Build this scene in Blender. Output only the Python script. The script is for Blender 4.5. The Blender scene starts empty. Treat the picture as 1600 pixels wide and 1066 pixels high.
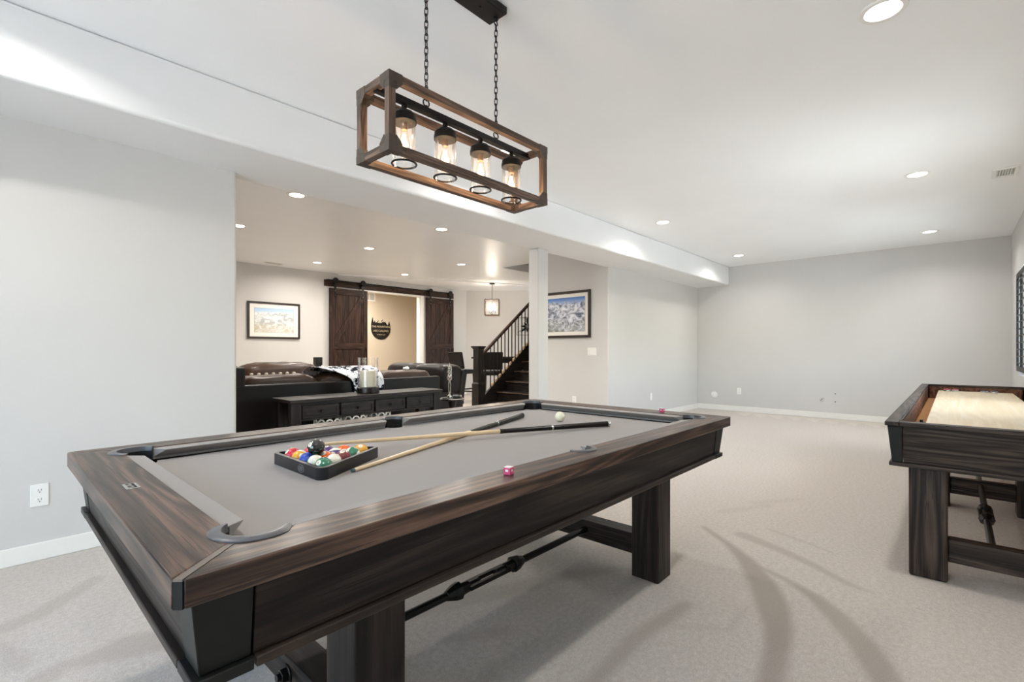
import bpy, bmesh, math, random
import numpy as np
from mathutils import Vector, Matrix
random.seed(7)
C = bpy.context.scene.collection
SC = bpy.context.scene
PI = math.pi
def rad(d): return d * PI / 180

# ------------------------------------------------------------------ camera, sky, exposure
CAM_H = 1.165
AZ = rad(42.44)                       # heading measured from +X (long axis of the pool table)
cam = bpy.data.cameras.new('camera')
cam.sensor_width = 36.0
cam.lens = 756.0 / 1600.0 * 36.0
cam.shift_y = (547.5 - 533.0) / 1600.0
cam.clip_start = 0.03
camo = bpy.data.objects.new('camera', cam)
C.objects.link(camo)
camo.location = (0, 0, CAM_H)
camo.rotation_euler = (PI / 2, 0, AZ - PI / 2)
SC.camera = camo

SC.view_settings.view_transform = 'Standard'
SC.view_settings.look = 'None'
SC.view_settings.gamma = 1.0
SC.view_settings.use_curve_mapping = False
SC.view_settings.exposure = 0.60
SC.cycles.use_denoising = True
SC.cycles.max_bounces = 10
SC.cycles.diffuse_bounces = 6
SC.cycles.glossy_bounces = 6
SC.cycles.transparent_max_bounces = 16
SC.cycles.sample_clamp_indirect = 6.0
SC.cycles.caustics_reflective = False
SC.cycles.caustics_refractive = False

LAMP_W = 7.6          # each recessed downlight of the games room
LAMP_W2 = 20.0         # each recessed downlight of the lounge
SKY = 1.15
world = bpy.data.worlds.new('world')
SC.world = world
world.use_nodes = True
wn = world.node_tree
wn.nodes.clear()
wo = wn.nodes.new('ShaderNodeOutputWorld')
wb = wn.nodes.new('ShaderNodeBackground')
ws = wn.nodes.new('ShaderNodeTexSky')
ws.sky_type = 'NISHITA'
ws.sun_disc = False
ws.sun_elevation = rad(50)
ws.sun_rotation = rad(200)
wb.inputs['Strength'].default_value = SKY
wh = wn.nodes.new('ShaderNodeHueSaturation'); wh.inputs['Saturation'].default_value = .8   # thin high haze
wn.links.new(ws.outputs[0], wh.inputs['Color']); wn.links.new(wh.outputs[0], wb.inputs[0])
wn.links.new(wb.outputs[0], wo.inputs[0])

sun = bpy.data.lights.new('sun', 'SUN')          # shines from behind the house onto the patio, not into the room
sun.energy = 28.0; sun.angle = rad(.6); sun.color = (1, .97, .93)
suno = bpy.data.objects.new('sun', sun); C.objects.link(suno)
suno.rotation_euler = (rad(-8), rad(40), 0)

# ------------------------------------------------------------------ mesh helper
ORG = {}

class MB:
    def __init__(self):
        self.v = []; self.f = []; self.m = []; self.mi = 0
    def add(self, vs, fs):
        b = len(self.v)
        self.v += [tuple(p) for p in vs]
        for f in fs:
            self.f.append([b + i for i in f]); self.m.append(self.mi)
        return self
    def hexa(self, p):      # 0-3 bottom ring, 4-7 top ring
        return self.add(p, [(3, 2, 1, 0), (4, 5, 6, 7), (0, 1, 5, 4), (1, 2, 6, 5), (2, 3, 7, 6), (3, 0, 4, 7)])
    def box(self, x0, x1, y0, y1, z0, z1):
        return self.hexa([(x0, y0, z0), (x1, y0, z0), (x1, y1, z0), (x0, y1, z0), (x0, y0, z1), (x1, y0, z1), (x1, y1, z1), (x0, y1, z1)])
    def prism(self, poly, a0, a1, axis='z'):
        n = len(poly)
        def P(q, a):
            if axis == 'z': return (q[0], q[1], a)
            if axis == 'y': return (q[0], a, q[1])
            return (a, q[0], q[1])
        vs = [P(q, a0) for q in poly] + [P(q, a1) for q in poly]
        fs = [list(range(n))[::-1], [n + i for i in range(n)]] + [(i, (i + 1) % n, n + (i + 1) % n, n + i) for i in range(n)]
        return self.add(vs, fs)
    def tube(self, p0, p1, r0, n=12, r1=None, caps=True):
        return self.path([p0, p1], [r0, r0 if r1 is None else r1], n, caps)
    def path(self, pts, r, n=10, caps=True, closed=False):
        pts = [Vector(p) for p in pts]
        rs = r if isinstance(r, (list, tuple)) else [r] * len(pts)
        N = len(pts); vs = []; fs = []; ref = None
        for i, p in enumerate(pts):
            if closed: t = pts[(i + 1) % N] - pts[i - 1]
            else: t = pts[min(i + 1, N - 1)] - pts[max(i - 1, 0)]
            if t.length < 1e-9: t = Vector((0, 0, 1))
            t.normalize()
            if ref is None:
                ref = Vector((0, 0, 1)) if abs(t.z) < 0.9 else Vector((1, 0, 0))
            a = ref - t * ref.dot(t)
            if a.length < 1e-6: a = t.orthogonal()
            a.normalize(); b = t.cross(a); ref = a
            for k in range(n):
                q = 2 * PI * k / n
                vs.append(p + (a * math.cos(q) + b * math.sin(q)) * rs[i])
        M = N if closed else N - 1
        for i in range(M):
            j = (i + 1) % N
            for k in range(n):
                fs.append((i * n + k, i * n + (k + 1) % n, j * n + (k + 1) % n, j * n + k))
        if caps and not closed:
            fs.append(list(range(n))[::-1]); fs.append([(N - 1) * n + k for k in range(n)])
        return self.add(vs, fs)
    def lathe(self, prof, c, n=24, close=False):   # prof: (r,z) pairs, axis z through c
        vs = []; fs = []
        for r, z in prof:
            for k in range(n):
                q = 2 * PI * k / n
                vs.append((c[0] + max(r, 1e-4) * math.cos(q), c[1] + max(r, 1e-4) * math.sin(q), c[2] + z))
        N = len(prof)
        for i in range(N if close else N - 1):
            j = (i + 1) % N
            for k in range(n):
                fs.append((i * n + k, i * n + (k + 1) % n, j * n + (k + 1) % n, j * n + k))
        if not close:
            fs.append(list(range(n))[::-1]); fs.append([(N - 1) * n + k for k in range(n)])
        return self.add(vs, fs)
    def torus(self, c, R, r, ax='z', n=24, m=8, sx=1.0, sy=1.0):
        pts = []
        for k in range(n):
            q = 2 * PI * k / n
            a, b = R * sx * math.cos(q), R * sy * math.sin(q)
            pts.append({'z': (c[0] + a, c[1] + b, c[2]), 'y': (c[0] + a, c[1], c[2] + b), 'x': (c[0], c[1] + a, c[2] + b)}[ax])
        return self.path(pts, r, m, closed=True)
    def sphere(self, c, r, n=20, m=12, sz=1.0):
        return self.lathe([(r * math.sin(PI * i / m), -r * sz * math.cos(PI * i / m)) for i in range(m + 1)], c, n)
    def puff(self, x0, x1, y0, y1, z0, z1, e=0.45, n=28, m=16, sag=0.0):   # soft cushion: superellipsoid
        cx, cy, cz = (x0 + x1) / 2, (y0 + y1) / 2, (z0 + z1) / 2
        hx, hy, hz = (x1 - x0) / 2, (y1 - y0) / 2, (z1 - z0) / 2
        def s(w, p): return math.copysign(abs(w) ** p, w)
        vs = []; fs = []
        for i in range(m + 1):
            p = -PI / 2 + PI * i / m
            for k in range(n):
                q = 2 * PI * k / n
                X = s(math.cos(p), e) * s(math.cos(q), e); Y = s(math.cos(p), e) * s(math.sin(q), e); Z = s(math.sin(p), e)
                w = sag * (math.sin(9 * X + 3 * cx) * math.cos(5 * Y + 7 * Z))
                vs.append((cx + hx * X, cy + hy * Y + w * .5, cz + hz * Z + w * max(0, Z)))
        for i in range(m):
            for k in range(n):
                fs.append((i * n + k, i * n + (k + 1) % n, (i + 1) * n + (k + 1) % n, (i + 1) * n + k))
        return self.add(vs, fs)
    def xf(self, M):
        self.v = [tuple(M @ Vector(p)) for p in self.v]; return self
    def build(self, name, mats, parent=None, bevel=0.0, smooth=True, world=True, angle=38, seg=2):
        if not isinstance(mats, (list, tuple)): mats = [mats]
        off = Vector((0, 0, 0))
        if parent is not None and world: off = ORG.get(parent.name, Vector((0, 0, 0)))
        me = bpy.data.meshes.new(name)
        me.from_pydata([tuple(Vector(p) - off) for p in self.v], [], self.f)
        for mt in mats: me.materials.append(mt)
        me.polygons.foreach_set('material_index', self.m)
        bm = bmesh.new(); bm.from_mesh(me)
        bmesh.ops.recalc_face_normals(bm, faces=bm.faces)
        bm.to_mesh(me); bm.free()
        if smooth:
            me.shade_smooth(); me.set_sharp_from_angle(angle=rad(angle))
        o = bpy.data.objects.new(name, me)
        C.objects.link(o)
        if parent is not None:
            o.parent = parent
        ORG[o.name] = off
        if bevel > 0:
            b = o.modifiers.new('bevel', 'BEVEL'); b.width = bevel; b.segments = seg
            b.limit_method = 'ANGLE'; b.angle_limit = rad(40); b.harden_normals = False
        return o

def tag(o, label, cat=None, group=None):
    o['label'] = label
    if cat: o['category'] = cat
    if group: o['group'] = group
    return o
def thing(name, label, cat, loc=(0, 0, 0), rz=0.0, group=None):
    o = bpy.data.objects.new(name, None); C.objects.link(o)
    o.empty_display_size = 0.1
    o.location = loc; o.rotation_euler = (0, 0, rz)
    ORG[o.name] = Vector(loc)
    return tag(o, label, cat, group)
def struct(o, label=None):
    o['kind'] = 'structure'
    if label: o['label'] = label
    return o
def copy_tree(o, parent=None):
    c = o.copy(); C.objects.link(c)
    if parent is not None: c.parent = parent
    ORG[c.name] = ORG.get(o.name, Vector((0, 0, 0)))
    for ch in list(o.children): copy_tree(ch, c)
    return c
def text_mesh(name, body, size, mat, parent, M, extrude=0.0, spacing=1.0):
    cu = bpy.data.curves.new(name, 'FONT'); cu.body = body; cu.size = size; cu.extrude = extrude
    cu.align_x = 'CENTER'; cu.align_y = 'CENTER'; cu.space_character = spacing; cu.resolution_u = 3
    t = bpy.data.objects.new(name + '_tmp', cu); C.objects.link(t)
    bpy.context.view_layer.update()
    me = bpy.data.meshes.new_from_object(t.evaluated_get(bpy.context.evaluated_depsgraph_get()))
    bpy.data.objects.remove(t)
    me.transform(M); me.materials.clear(); me.materials.append(mat); me.name = name
    o = bpy.data.objects.new(name, me); C.objects.link(o); o.parent = parent
    return o

# ------------------------------------------------------------------ materials
def hx(h):
    h = h.lstrip('#'); c = [int(h[i:i + 2], 16) / 255 for i in (0, 2, 4)]
    return tuple(((x / 12.92) if x <= .04045 else ((x + .055) / 1.055) ** 2.4) for x in c) + (1,)
class NT:
    def __init__(self, name):
        self.mat = bpy.data.materials.new(name); self.mat.use_nodes = True
        self.t = self.mat.node_tree; self.t.nodes.clear()
        self.out = self.n('ShaderNodeOutputMaterial')
    def n(self, k, **kw):
        x = self.t.nodes.new(k)
        for a, b in kw.items():
            if a in x.inputs.keys(): pass
            setattr(x, a, b)
        return x
    def l(self, a, b): self.t.links.new(a, b)
    def pbsdf(self, col=(.8, .8, .8, 1), rough=.5, metal=0, spec=.5, coat=0, sheen=0):
        b = self.n('ShaderNodeBsdfPrincipled')
        b.inputs['Base Color'].default_value = col; b.inputs['Roughness'].default_value = rough
        b.inputs['Metallic'].default_value = metal; b.inputs['Specular IOR Level'].default_value = spec
        b.inputs['Coat Weight'].default_value = coat; b.inputs['Coat Roughness'].default_value = .18
        b.inputs['Sheen Weight'].default_value = sheen
        self.l(b.outputs[0], self.out.inputs[0]); self.b = b
        return b
    def coord(self, scale=(1, 1, 1), kind='Object', loc=(0, 0, 0)):
        tc = self.n('ShaderNodeTexCoord'); mp = self.n('ShaderNodeMapping')
        mp.inputs['Scale'].default_value = scale; mp.inputs['Location'].default_value = loc
        self.l(tc.outputs[kind], mp.inputs[0]); return mp.outputs[0]
    def noise(self, vec, scale=5, detail=4, rough=.55, dist=0):
        x = self.n('ShaderNodeTexNoise'); x.inputs['Scale'].default_value = scale
        x.inputs['Detail'].default_value = detail; x.inputs['Roughness'].default_value = rough
        x.inputs['Distortion'].default_value = dist
        self.l(vec, x.inputs['Vector']); return x.outputs['Fac']
    def ramp(self, fac, stops, interp='LINEAR'):
        r = self.n('ShaderNodeValToRGB'); r.color_ramp.interpolation = interp
        el = r.color_ramp.elements
        while len(el) < len(stops): el.new(.5)
        for e, (p, c) in zip(el, stops):
            e.position = p; e.color = c if len(c) == 4 else tuple(c) + (1,)
        self.l(fac, r.inputs[0]); return r.outputs[0]
    def mix(self, fac, a, b, mode='MIX'):
        m = self.n('ShaderNodeMix', data_type='RGBA', blend_type=mode)
        for s, v in ((m.inputs[0], fac), (m.inputs[6], a), (m.inputs[7], b)):
            if hasattr(v, 'links') or isinstance(v, bpy.types.NodeSocket): self.l(v, s)
            else: s.default_value = v
        return m.outputs[2]
    def math(self, op, a, b=0.0, clamp=False):
        m = self.n('ShaderNodeMath', operation=op); m.use_clamp = clamp
        for s, v in ((m.inputs[0], a), (m.inputs[1], b)):
            if isinstance(v, bpy.types.NodeSocket): self.l(v, s)
            else: s.default_value = v
        return m.outputs[0]
    def bump(self, h, strength=.2, dist=.002):
        b = self.n('ShaderNodeBump'); b.inputs['Strength'].default_value = strength; b.inputs['Distance'].default_value = dist
        self.l(h, b.inputs['Height']); self.l(b.outputs[0], self.b.inputs['Normal'])

def plain(name, col, rough=.5, metal=0, spec=.5, var=.06, vs=6, coat=0, bump=0, bscale=200, sheen=0):
    t = NT(name); t.pbsdf(hx(col), rough, metal, spec, coat, sheen)
    c = t.coord()
    f = t.noise(c, vs, 3)
    base = hx(col)
    lo = tuple(max(0, x * (1 - var)) for x in base[:3]); hi = tuple(min(1, x * (1 + var)) for x in base[:3])
    t.l(t.ramp(f, [(.3, lo), (.7, hi)]), t.b.inputs['Base Color'])
    if bump: t.bump(t.noise(c, bscale, 2), bump, .001)
    return t.mat
def emit(name, col, s):
    t = NT(name); e = t.n('ShaderNodeEmission'); e.inputs[0].default_value = hx(col); e.inputs[1].default_value = s
    t.l(e.outputs[0], t.out.inputs[0]); return t.mat
def thin_glass(name, tint='#ffffff', rough=.02, base=.06, seed=0.0, haze=0.0):
    t = NT(name)
    tr = t.n('ShaderNodeBsdfTransparent'); tr.inputs[0].default_value = hx(tint)
    gl = t.n('ShaderNodeBsdfGlossy'); gl.inputs['Roughness'].default_value = rough
    lw = t.n('ShaderNodeLayerWeight'); lw.inputs[0].default_value = .25
    f = t.math('ADD', t.math('MULTIPLY', lw.outputs['Fresnel'], .55), base, True)
    ms = t.n('ShaderNodeMixShader')
    body = tr.outputs[0]
    if haze:
        tl = t.n('ShaderNodeBsdfTranslucent'); mh = t.n('ShaderNodeMixShader'); mh.inputs[0].default_value = haze
        t.l(tr.outputs[0], mh.inputs[1]); t.l(tl.outputs[0], mh.inputs[2]); body = mh.outputs[0]
    t.l(f, ms.inputs[0]); t.l(body, ms.inputs[1]); t.l(gl.outputs[0], ms.inputs[2])
    if seed:
        bp = t.n('ShaderNodeBump'); bp.inputs['Strength'].default_value = seed; bp.inputs['Distance'].default_value = .01
        t.l(t.noise(t.coord((1, 1, .5)), 38, 2), bp.inputs['Height'])
        t.l(bp.outputs[0], gl.inputs['Normal']); t.l(bp.outputs[0], lw.inputs['Normal'])
    t.l(ms.outputs[0], t.out.inputs[0]); return t.mat
def wood(name, dark, mid, light, axis='x', rough=.42, coat=.0, spec=.22, k=1.0, loc=(0, 0, 0)):
    t = NT(name); t.pbsdf(hx(mid), rough, 0, spec, coat)
    def sc(a, b): return {'x': (a, b, b), 'y': (b, a, b), 'z': (b, b, a)}[axis]
    c1 = t.coord(sc(.8 * k, 16 * k), 'Object', loc); c2 = t.coord(sc(1.6 * k, 62 * k), 'Object', loc); c3 = t.coord(sc(.35 * k, 4.2 * k), 'Object', loc); c4 = t.coord(sc(3 * k, 130 * k), 'Object', loc)
    n3 = t.noise(c3, 1.0, 2, .5, .3)
    rings = t.math('FRACT', t.math('MULTIPLY', n3, 16.0))
    rings = t.math('ABSOLUTE', t.math('SUBTRACT', rings, .5))
    rings = t.math('MULTIPLY', rings, 2.0)
    n1 = t.noise(c1, 1.6, 4, .6, .5); n2 = t.noise(c2, 1.0, 4, .65, .25)
    g = t.math('ADD', t.math('MULTIPLY', rings, .20), t.math('ADD', t.math('MULTIPLY', n1, .40), t.math('MULTIPLY', n2, .42)))
    col = t.ramp(g, [(.40, hx(dark)), (.52, hx(mid)), (.66, hx(light))])
    n4 = t.noise(c4, 1.0, 3, .6, .6)
    col = t.mix(t.ramp(n4, [(.37, (.9, .9, .9, 1)), (.46, (0, 0, 0, 1))]), col, hx(dark))
    t.l(col, t.b.inputs['Base Color'])
    t.bump(t.math('ADD', n2, n4), .3, .0012)
    rr = t.n('ShaderNodeMapRange'); rr.inputs['To Min'].default_value = rough + .10; rr.inputs['To Max'].default_value = rough - .06
    t.l(g, rr.inputs[0]); t.l(rr.outputs[0], t.b.inputs['Roughness'])
    return t.mat

def wall_paint(name, col, rough=.55, bump=.06):
    t = NT(name); t.pbsdf(hx(col), rough, 0, .35)
    c = t.coord()
    f = t.noise(c, .9, 3)
    b = hx(col)
    t.l(t.ramp(f, [(.3, tuple(x * .975 for x in b[:3])), (.7, tuple(min(1, x * 1.02) for x in b[:3]))]), t.b.inputs['Base Color'])
    t.bump(t.noise(c, 60, 3), bump, .002)
    return t.mat

M = {}
M['wall'] = wall_paint('wall_paint', '#d0cecb')
M['wall2'] = wall_paint('inner_room_paint', '#cdc1ae')
M['ceil'] = wall_paint('ceiling_paint', '#f7f8f8', .38)
M['beam'] = wall_paint('beam_paint', '#e9e9e8')
M['white'] = plain('white_trim_paint', '#eeece6', .4, var=.02)
M['plastic'] = plain('white_plastic', '#efeeea', .35, var=.01)
M['dark'] = plain('dark_slot', '#141414', .6)
M['iron'] = plain('black_iron', '#1d1c1b', .42, .6, var=.15, vs=40, bump=.1)
M['steel'] = plain('dark_steel', '#33312f', .35, .85, var=.1)
M['chrome'] = plain('polished_silver', '#d9d9d6', .12, 1.0, var=.02)
WD = ('#15100e', '#261f1b', '#3a302a')
for a in 'xyz': M['pool_' + a] = wood('stained_oak_' + a, *WD, axis=a, rough=.42)
for a in 'xy': M['mould_' + a] = wood('stained_oak_moulding_' + a, '#2b231f', '#372e28', '#443932', axis=a, rough=.42, loc=(3.3, 1.7, 5.1))
RL = ('#231914', '#46342a', '#6f5546')  # oak with lighter, browner tones that paint in the warm lamp glow
for a in 'xy': M['rail_' + a] = wood('rail_oak_' + a, *RL, axis=a, rough=.34, coat=.12, spec=.32)
for a in 'xyz': M['dk_' + a] = wood('shuffle_oak_' + a, '#211a16', '#3d322c', '#554840', axis=a, rough=.42)
for a in 'xyz': M['lamp_' + a] = wood('lamp_wood_' + a, '#453830', '#655246', '#82695a', axis=a, rough=.5, k=2.2)
for a in 'xz': M['barn_' + a] = wood('barn_wood_' + a, '#1f1511', '#38271f', '#523b30', axis=a, rough=.5)
for a in 'xyz': M['esp_' + a] = wood('espresso_' + a, '#151110', '#241e1b', '#352d28', axis=a, rough=.4, spec=.3)
M['maple'] = wood('maple_board', '#dac6a3', '#e1cfad', '#e7d8bb', axis='x', rough=.3, coat=.2, k=.6)
M['gutter'] = plain('tan_carpet_gutter', '#b78a60', .9, var=.08, vs=60, spec=.1)
M['inrim'] = wood('inner_rim_wood', '#4a2d1f', '#6a4634', '#84604a', axis='x', rough=.45)
M['black_lam'] = plain('black_laminate', '#1a1c1a', .42, spec=.25, var=.06)
M['strip'] = plain('mitre_strip', '#6e655c', .4, .2, var=.06)
M['pocket'] = plain('grey_pocket_plastic', '#57585b', .34, 0, .5, var=.04)
M['liner'] = plain('black_pocket_leather', '#0f0f10', .6, var=.2)
M['leather'] = plain('brown_leather', '#3c2a1f', .36, 0, .35, var=.22, vs=5, bump=.25, bscale=90)
M['leather_d'] = plain('black_leather', '#15110f', .42, 0, .28, var=.12, vs=5, bump=.2, bscale=90)
M['cream'] = plain('cream_wax', '#e9dfc8', .6, var=.03)
M['glass'] = thin_glass('clear_glass')
M['seeded'] = thin_glass('seeded_jar_glass', '#ffffff', .06, .02, .25, .035)
M['pane'] = thin_glass('window_pane', '#f4f8f8', .0, .03)
M['lamp_on'] = emit('downlight_diffuser', '#fff6e6', 9.0)
M['filament'] = emit('bulb_filament', '#ffb45e', 42.0)
M['bulb_glow'] = emit('pendant_bulb', '#fff1da', 26.0)
M['bone'] = plain('cut_out_letters', '#c9b79b', .7, var=.02)

def felt(name, col):
    t = NT(name); t.pbsdf(hx(col), .9, 0, .15, 0, .12)
    t.b.inputs['Sheen Roughness'].default_value = .4
    c = t.coord(); b = hx(col)
    f = t.noise(c, 900, 2, .7)
    t.l(t.ramp(f, [(.25, tuple(x * .86 for x in b[:3])), (.75, tuple(x * 1.12 for x in b[:3]))]), t.b.inputs['Base Color'])
    return t.mat
M['felt'] = felt('grey_cloth', '#98938f')

def carpet():
    t = NT('carpet'); t.pbsdf(hx('#b5a898'), .95, 0, .1, 0, .25)
    at = t.n('ShaderNodeAttribute'); at.attribute_name = 'nap'
    c = t.coord()
    f = t.noise(c, 210, 3, .8); g = t.noise(c, 2.2, 5, .6); h = t.noise(c, 48, 4, .7)
    col = t.ramp(t.math('ADD', t.math('MULTIPLY', f, .6), t.math('MULTIPLY', h, .4)), [(.32, hx('#a79b8f')), (.5, hx('#cdc4ba')), (.66, hx('#ebe4db'))])
    col = t.mix(t.math('MULTIPLY', g, .5), col, hx('#c6bcb0'))
    fac = t.math('MULTIPLY', at.outputs['Fac'], t.math('ADD', t.math('MULTIPLY', h, 1.3), .15), True)
    dk = t.mix(1.0, col, hx('#c0b8b0'), 'MULTIPLY')
    col = t.mix(fac, col, dk)
    at2 = t.n('ShaderNodeAttribute'); at2.attribute_name = 'nap_light'
    col = t.mix(t.math('MULTIPLY', at2.outputs['Fac'], .8), col, hx('#d9cfc2'))
    t.l(col, t.b.inputs['Base Color'])
    t.bump(t.math('ADD', f, t.math('MULTIPLY', h, .6)), .8, .006)
    return t.mat
M['carpet'] = carpet()

# ------------------------------------------------------------------ room shell
ZC, ZS = 2.78, 2.424           # ceiling, underside of the dropped beam
XB, YR, YL, XF = 9.748, -0.59, 3.755, -2.2
def seg(P, A, B):
    ax, ay = A; bx, by = B; dx, dy = bx - ax, by - ay
    L = dx * dx + dy * dy
    t = np.clip(((P[:, 0] - ax) * dx + (P[:, 1] - ay) * dy) / L, 0, 1)
    return np.hypot(P[:, 0] - ax - t * dx, P[:, 1] - ay - t * dy), t
def floor_at(u, v):
    F = (math.cos(AZ), math.sin(AZ)); R = (math.sin(AZ), -math.cos(AZ))
    s = (u - 800) / 756.0; t = CAM_H / ((v - 547.5) / 756.0)
    return ((F[0] + R[0] * s) * t, (F[1] + R[1] * s) * t)
def make_floor():
    xs = np.concatenate([np.arange(XF, 4.2, .02), np.arange(4.2, XB + 1.6, .04)])
    ys = np.concatenate([np.arange(YR - .02, 3.3, .02), np.arange(3.3, 11.3, .16)])
    X, Y = np.meshgrid(xs, ys); nx, ny = len(xs), len(ys)
    V = np.stack([X.ravel(), Y.ravel(), np.zeros(nx * ny)], 1)
    i = np.arange(nx * ny).reshape(ny, nx)
    Q = np.stack([i[:-1, :-1].ravel(), i[:-1, 1:].ravel(), i[1:, 1:].ravel(), i[1:, :-1].ravel()], 1)
    me = bpy.data.meshes.new('floor')
    me.vertices.add(len(V)); me.vertices.foreach_set('co', V.ravel().astype('f'))
    me.loops.add(Q.size); me.loops.foreach_set('vertex_index', Q.ravel().astype('i'))
    me.polygons.add(len(Q)); me.polygons.foreach_set('loop_start', (np.arange(len(Q)) * 4).astype('i'))
    me.update(calc_edges=True)
    nap = np.zeros(len(V)); lig = np.zeros(len(V))
    P = V[:, :2]
    # vacuum and wheel sweeps in the pile (places on the floor, half width in metres)
    marks = [
        ([(2.62, .78), (2.36, .62), (2.12, .50), (1.86, .36), (1.66, .27), (1.48, .20), (1.35, .16), (1.20, .12)], [.02, .035, .05, .07, .075, .06, .05, .045], .8),
        ([(2.12, .50), (1.82, .30), (1.65, .20), (1.48, .11), (1.30, .02), (1.12, -.06)], [.01, .03, .05, .06, .062, .06], .6),
        ([(2.42, .60), (2.18, .40), (1.96, .28), (1.76, .15), (1.62, .05)], [.05, .05, .035, .025, .012], .45),
        ([(1.95, .83), (1.55, .72), (1.20, .62)], [.03, .07, .07], .55),
        ([(3.4, .78), (3.1, .55), (2.9, .45)], [.06, .05, .03], .25),
        ([(3.3, 1.3), (3.6, .9), (3.9, .6)], [.05, .05, .05], .2),
        ([(.10, 2.35), (.45, 2.05), (.9, 1.9)], [.12, .14, .1], .35),
        ([(.0, 3.2), (.35, 2.8), (.6, 2.5)], [.12, .1, .1], .3),
        ([(.9, 1.05), (1.5, 1.25), (2.1, 1.15)], [.06, .08, .05], .3)]
    marks = MARKS if 'MARKS' in globals() else marks
    for pts, ws_, amp in marks:
        for a in range(len(pts) - 1):
            d, t = seg(P, pts[a], pts[a + 1])
            w = ws_[a] + (ws_[a + 1] - ws_[a]) * t
            nap = np.maximum(nap, amp * np.clip((w - d) / .035 + .5, 0, 1))
    for k in range(9):                      # pale cleaner strokes fanning out from the back wall
        y0 = 2.9 - k * .27
        dx = XB - .08 - P[:, 0]
        hw = .02 + .16 * np.clip(1 - dx / .55, 0, 1)
        lig = np.maximum(lig, ((dx > 0) & (dx < .55) & (np.abs(P[:, 1] - y0 + .25 * dx) < hw)).astype(float))
    for nm, arr in (('nap', nap), ('nap_light', lig)):
        at = me.attributes.new(nm, 'FLOAT', 'POINT'); at.data.foreach_set('value', arr.astype('f'))
    me.materials.append(M['carpet'])
    o = bpy.data.objects.new('floor', me); C.objects.link(o); o['kind'] = 'structure'
    return o
MARKS = []
def mk(px, ws_, amp): MARKS.append(([floor_at(u, v) for u, v in px], ws_, amp))
mk([(1100, 824), (1140, 852), (1166, 876), (1192, 912), (1206, 944), (1216, 980), (1214, 1016), (1204, 1068), (1190, 1120)], [.015, .025, .045, .065, .07, .055, .045, .04, .04], .85)
mk([(1166, 876), (1232, 908), (1272, 932), (1308, 964), (1348, 1008), (1388, 1066), (1420, 1120)], [.015, .02, .035, .05, .055, .055, .055], .7)
mk([(1160, 836), (1220, 860), (1272, 884), (1324, 912), (1360, 926)], [.05, .04, .03, .02, .008], .55)
mk([(1072, 945), (1050, 960), (994, 996), (927, 1066), (890, 1110)], [.03, .035, .035, .03, .03], .6)
mk([(1204, 828), (1260, 848), (1300, 864)], [.012, .012, .008], .4)
mk([(1050, 978), (1140, 984), (1172, 942)], [.006, .008, .006], .35)
mk([(1200, 790), (1130, 800)], [.03, .04], .2)
mk([(1250, 780), (1180, 786)], [.03, .04], .2)
mk([(140, 1030), (200, 1010), (258, 1000)], [.05, .09, .08], .45)
mk([(0, 985), (60, 960), (150, 905)], [.05, .05, .04], .35)
mk([(60, 1066), (100, 1040)], [.05, .04], .4)
mk([(0, 1010), (30, 1040)], [.03, .04], .3)
mk([(640, 960), (760, 930), (880, 900), (960, 890)], [.05, .06, .05, .04], .35)
mk([(700, 1000), (790, 985)], [.03, .03], .3)
make_floor()

def opening_wall_y(name, x0, x1, y0, y1, z1, holes, mat):   # wall slab in X with openings
    b = MB(); xs = sorted(holes); cur = x0
    for (a, c, zl, zh) in xs:
        if a > cur: b.box(cur, a, y0, y1, 0, z1)
        if zl > 0: b.box(a, c, y0, y1, 0, zl)
        if zh < z1: b.box(a, c, y0, y1, zh, z1)
        cur = c
    if cur < x1: b.box(cur, x1, y0, y1, 0, z1)
    return struct(b.build(name, mat, smooth=False))
WX0, WX1, WZ0, WZ1 = 6.75, 8.74, .86, 2.16
W2A, W2B = 4.2, 5.6                                         # unseen window, added for extra daylight
opening_wall_y('wall_right', XF - .15, XB + .15, YR - .15, YR, ZC, [(WX0, WX1, WZ0, WZ1), (W2A, W2B, WZ0, WZ1)], M['wall'])
DY0, DY1, DZ1 = .15, 2.9, 2.3                               # patio door behind the photographer
b = MB(); b.box(XF - .15, XF, YR - .15, DY0, 0, ZC).box(XF - .15, XF, DY1, 4.0, 0, ZC).box(XF - .15, XF, DY0, DY1, DZ1, ZC)
struct(b.build('wall_front', M['wall'], smooth=False))
b = MB(); b.box(XB, XB + .15, YR, 4.0, 0, ZC); struct(b.build('wall_back', M['wall'], smooth=False))
b = MB(); b.box(XF, 1.215, YL, YL + .15, 0, ZS + .1); struct(b.build('wall_left', M['wall'], bevel=.018, seg=4))
b = MB(); b.box(6.33, XB, 3.83, 5.38, 0, ZC)               # block that carries the mountain picture and the alcove wall
struct(b.build('wall_alcove', M['wall'], bevel=.018, seg=4))
YP = 9.62                                                   # lounge wall with the barn doors
OX0, OX1, OZ = 5.66, 7.20, 2.50
opening_wall_y('wall_lounge', -.4, 8.75, YP, YP + .12, ZC, [(OX0, OX1, 0, OZ)], M['wall'])
b = MB(); b.box(-.4, -.28, YL + .15, YP, 0, ZC); struct(b.build('wall_lounge_side', M['wall'], smooth=False))
b = MB(); b.prism([(8.72, YP), (10.62, 7.535), (10.72, 7.62), (8.80, YP + .12)], 0, ZC); struct(b.build('wall_nook', M['wall'], smooth=False))
b = MB(); b.box(10.6, 10.7, 5.3, 7.6, 0, 5.2); struct(b.build('wall_stair_end', M['wall'], smooth=False))
b = MB(); b.box(4.4, 4.5, YP + .12, 11.1, 0, 2.7).box(8.6, 8.7, YP + .12, 11.1, 0, 2.7).box(4.4, 8.7, 11.1, 11.2, 0, 2.7).box(4.4, 8.7, YP + .12, 11.2, 2.68, 2.78)
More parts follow.
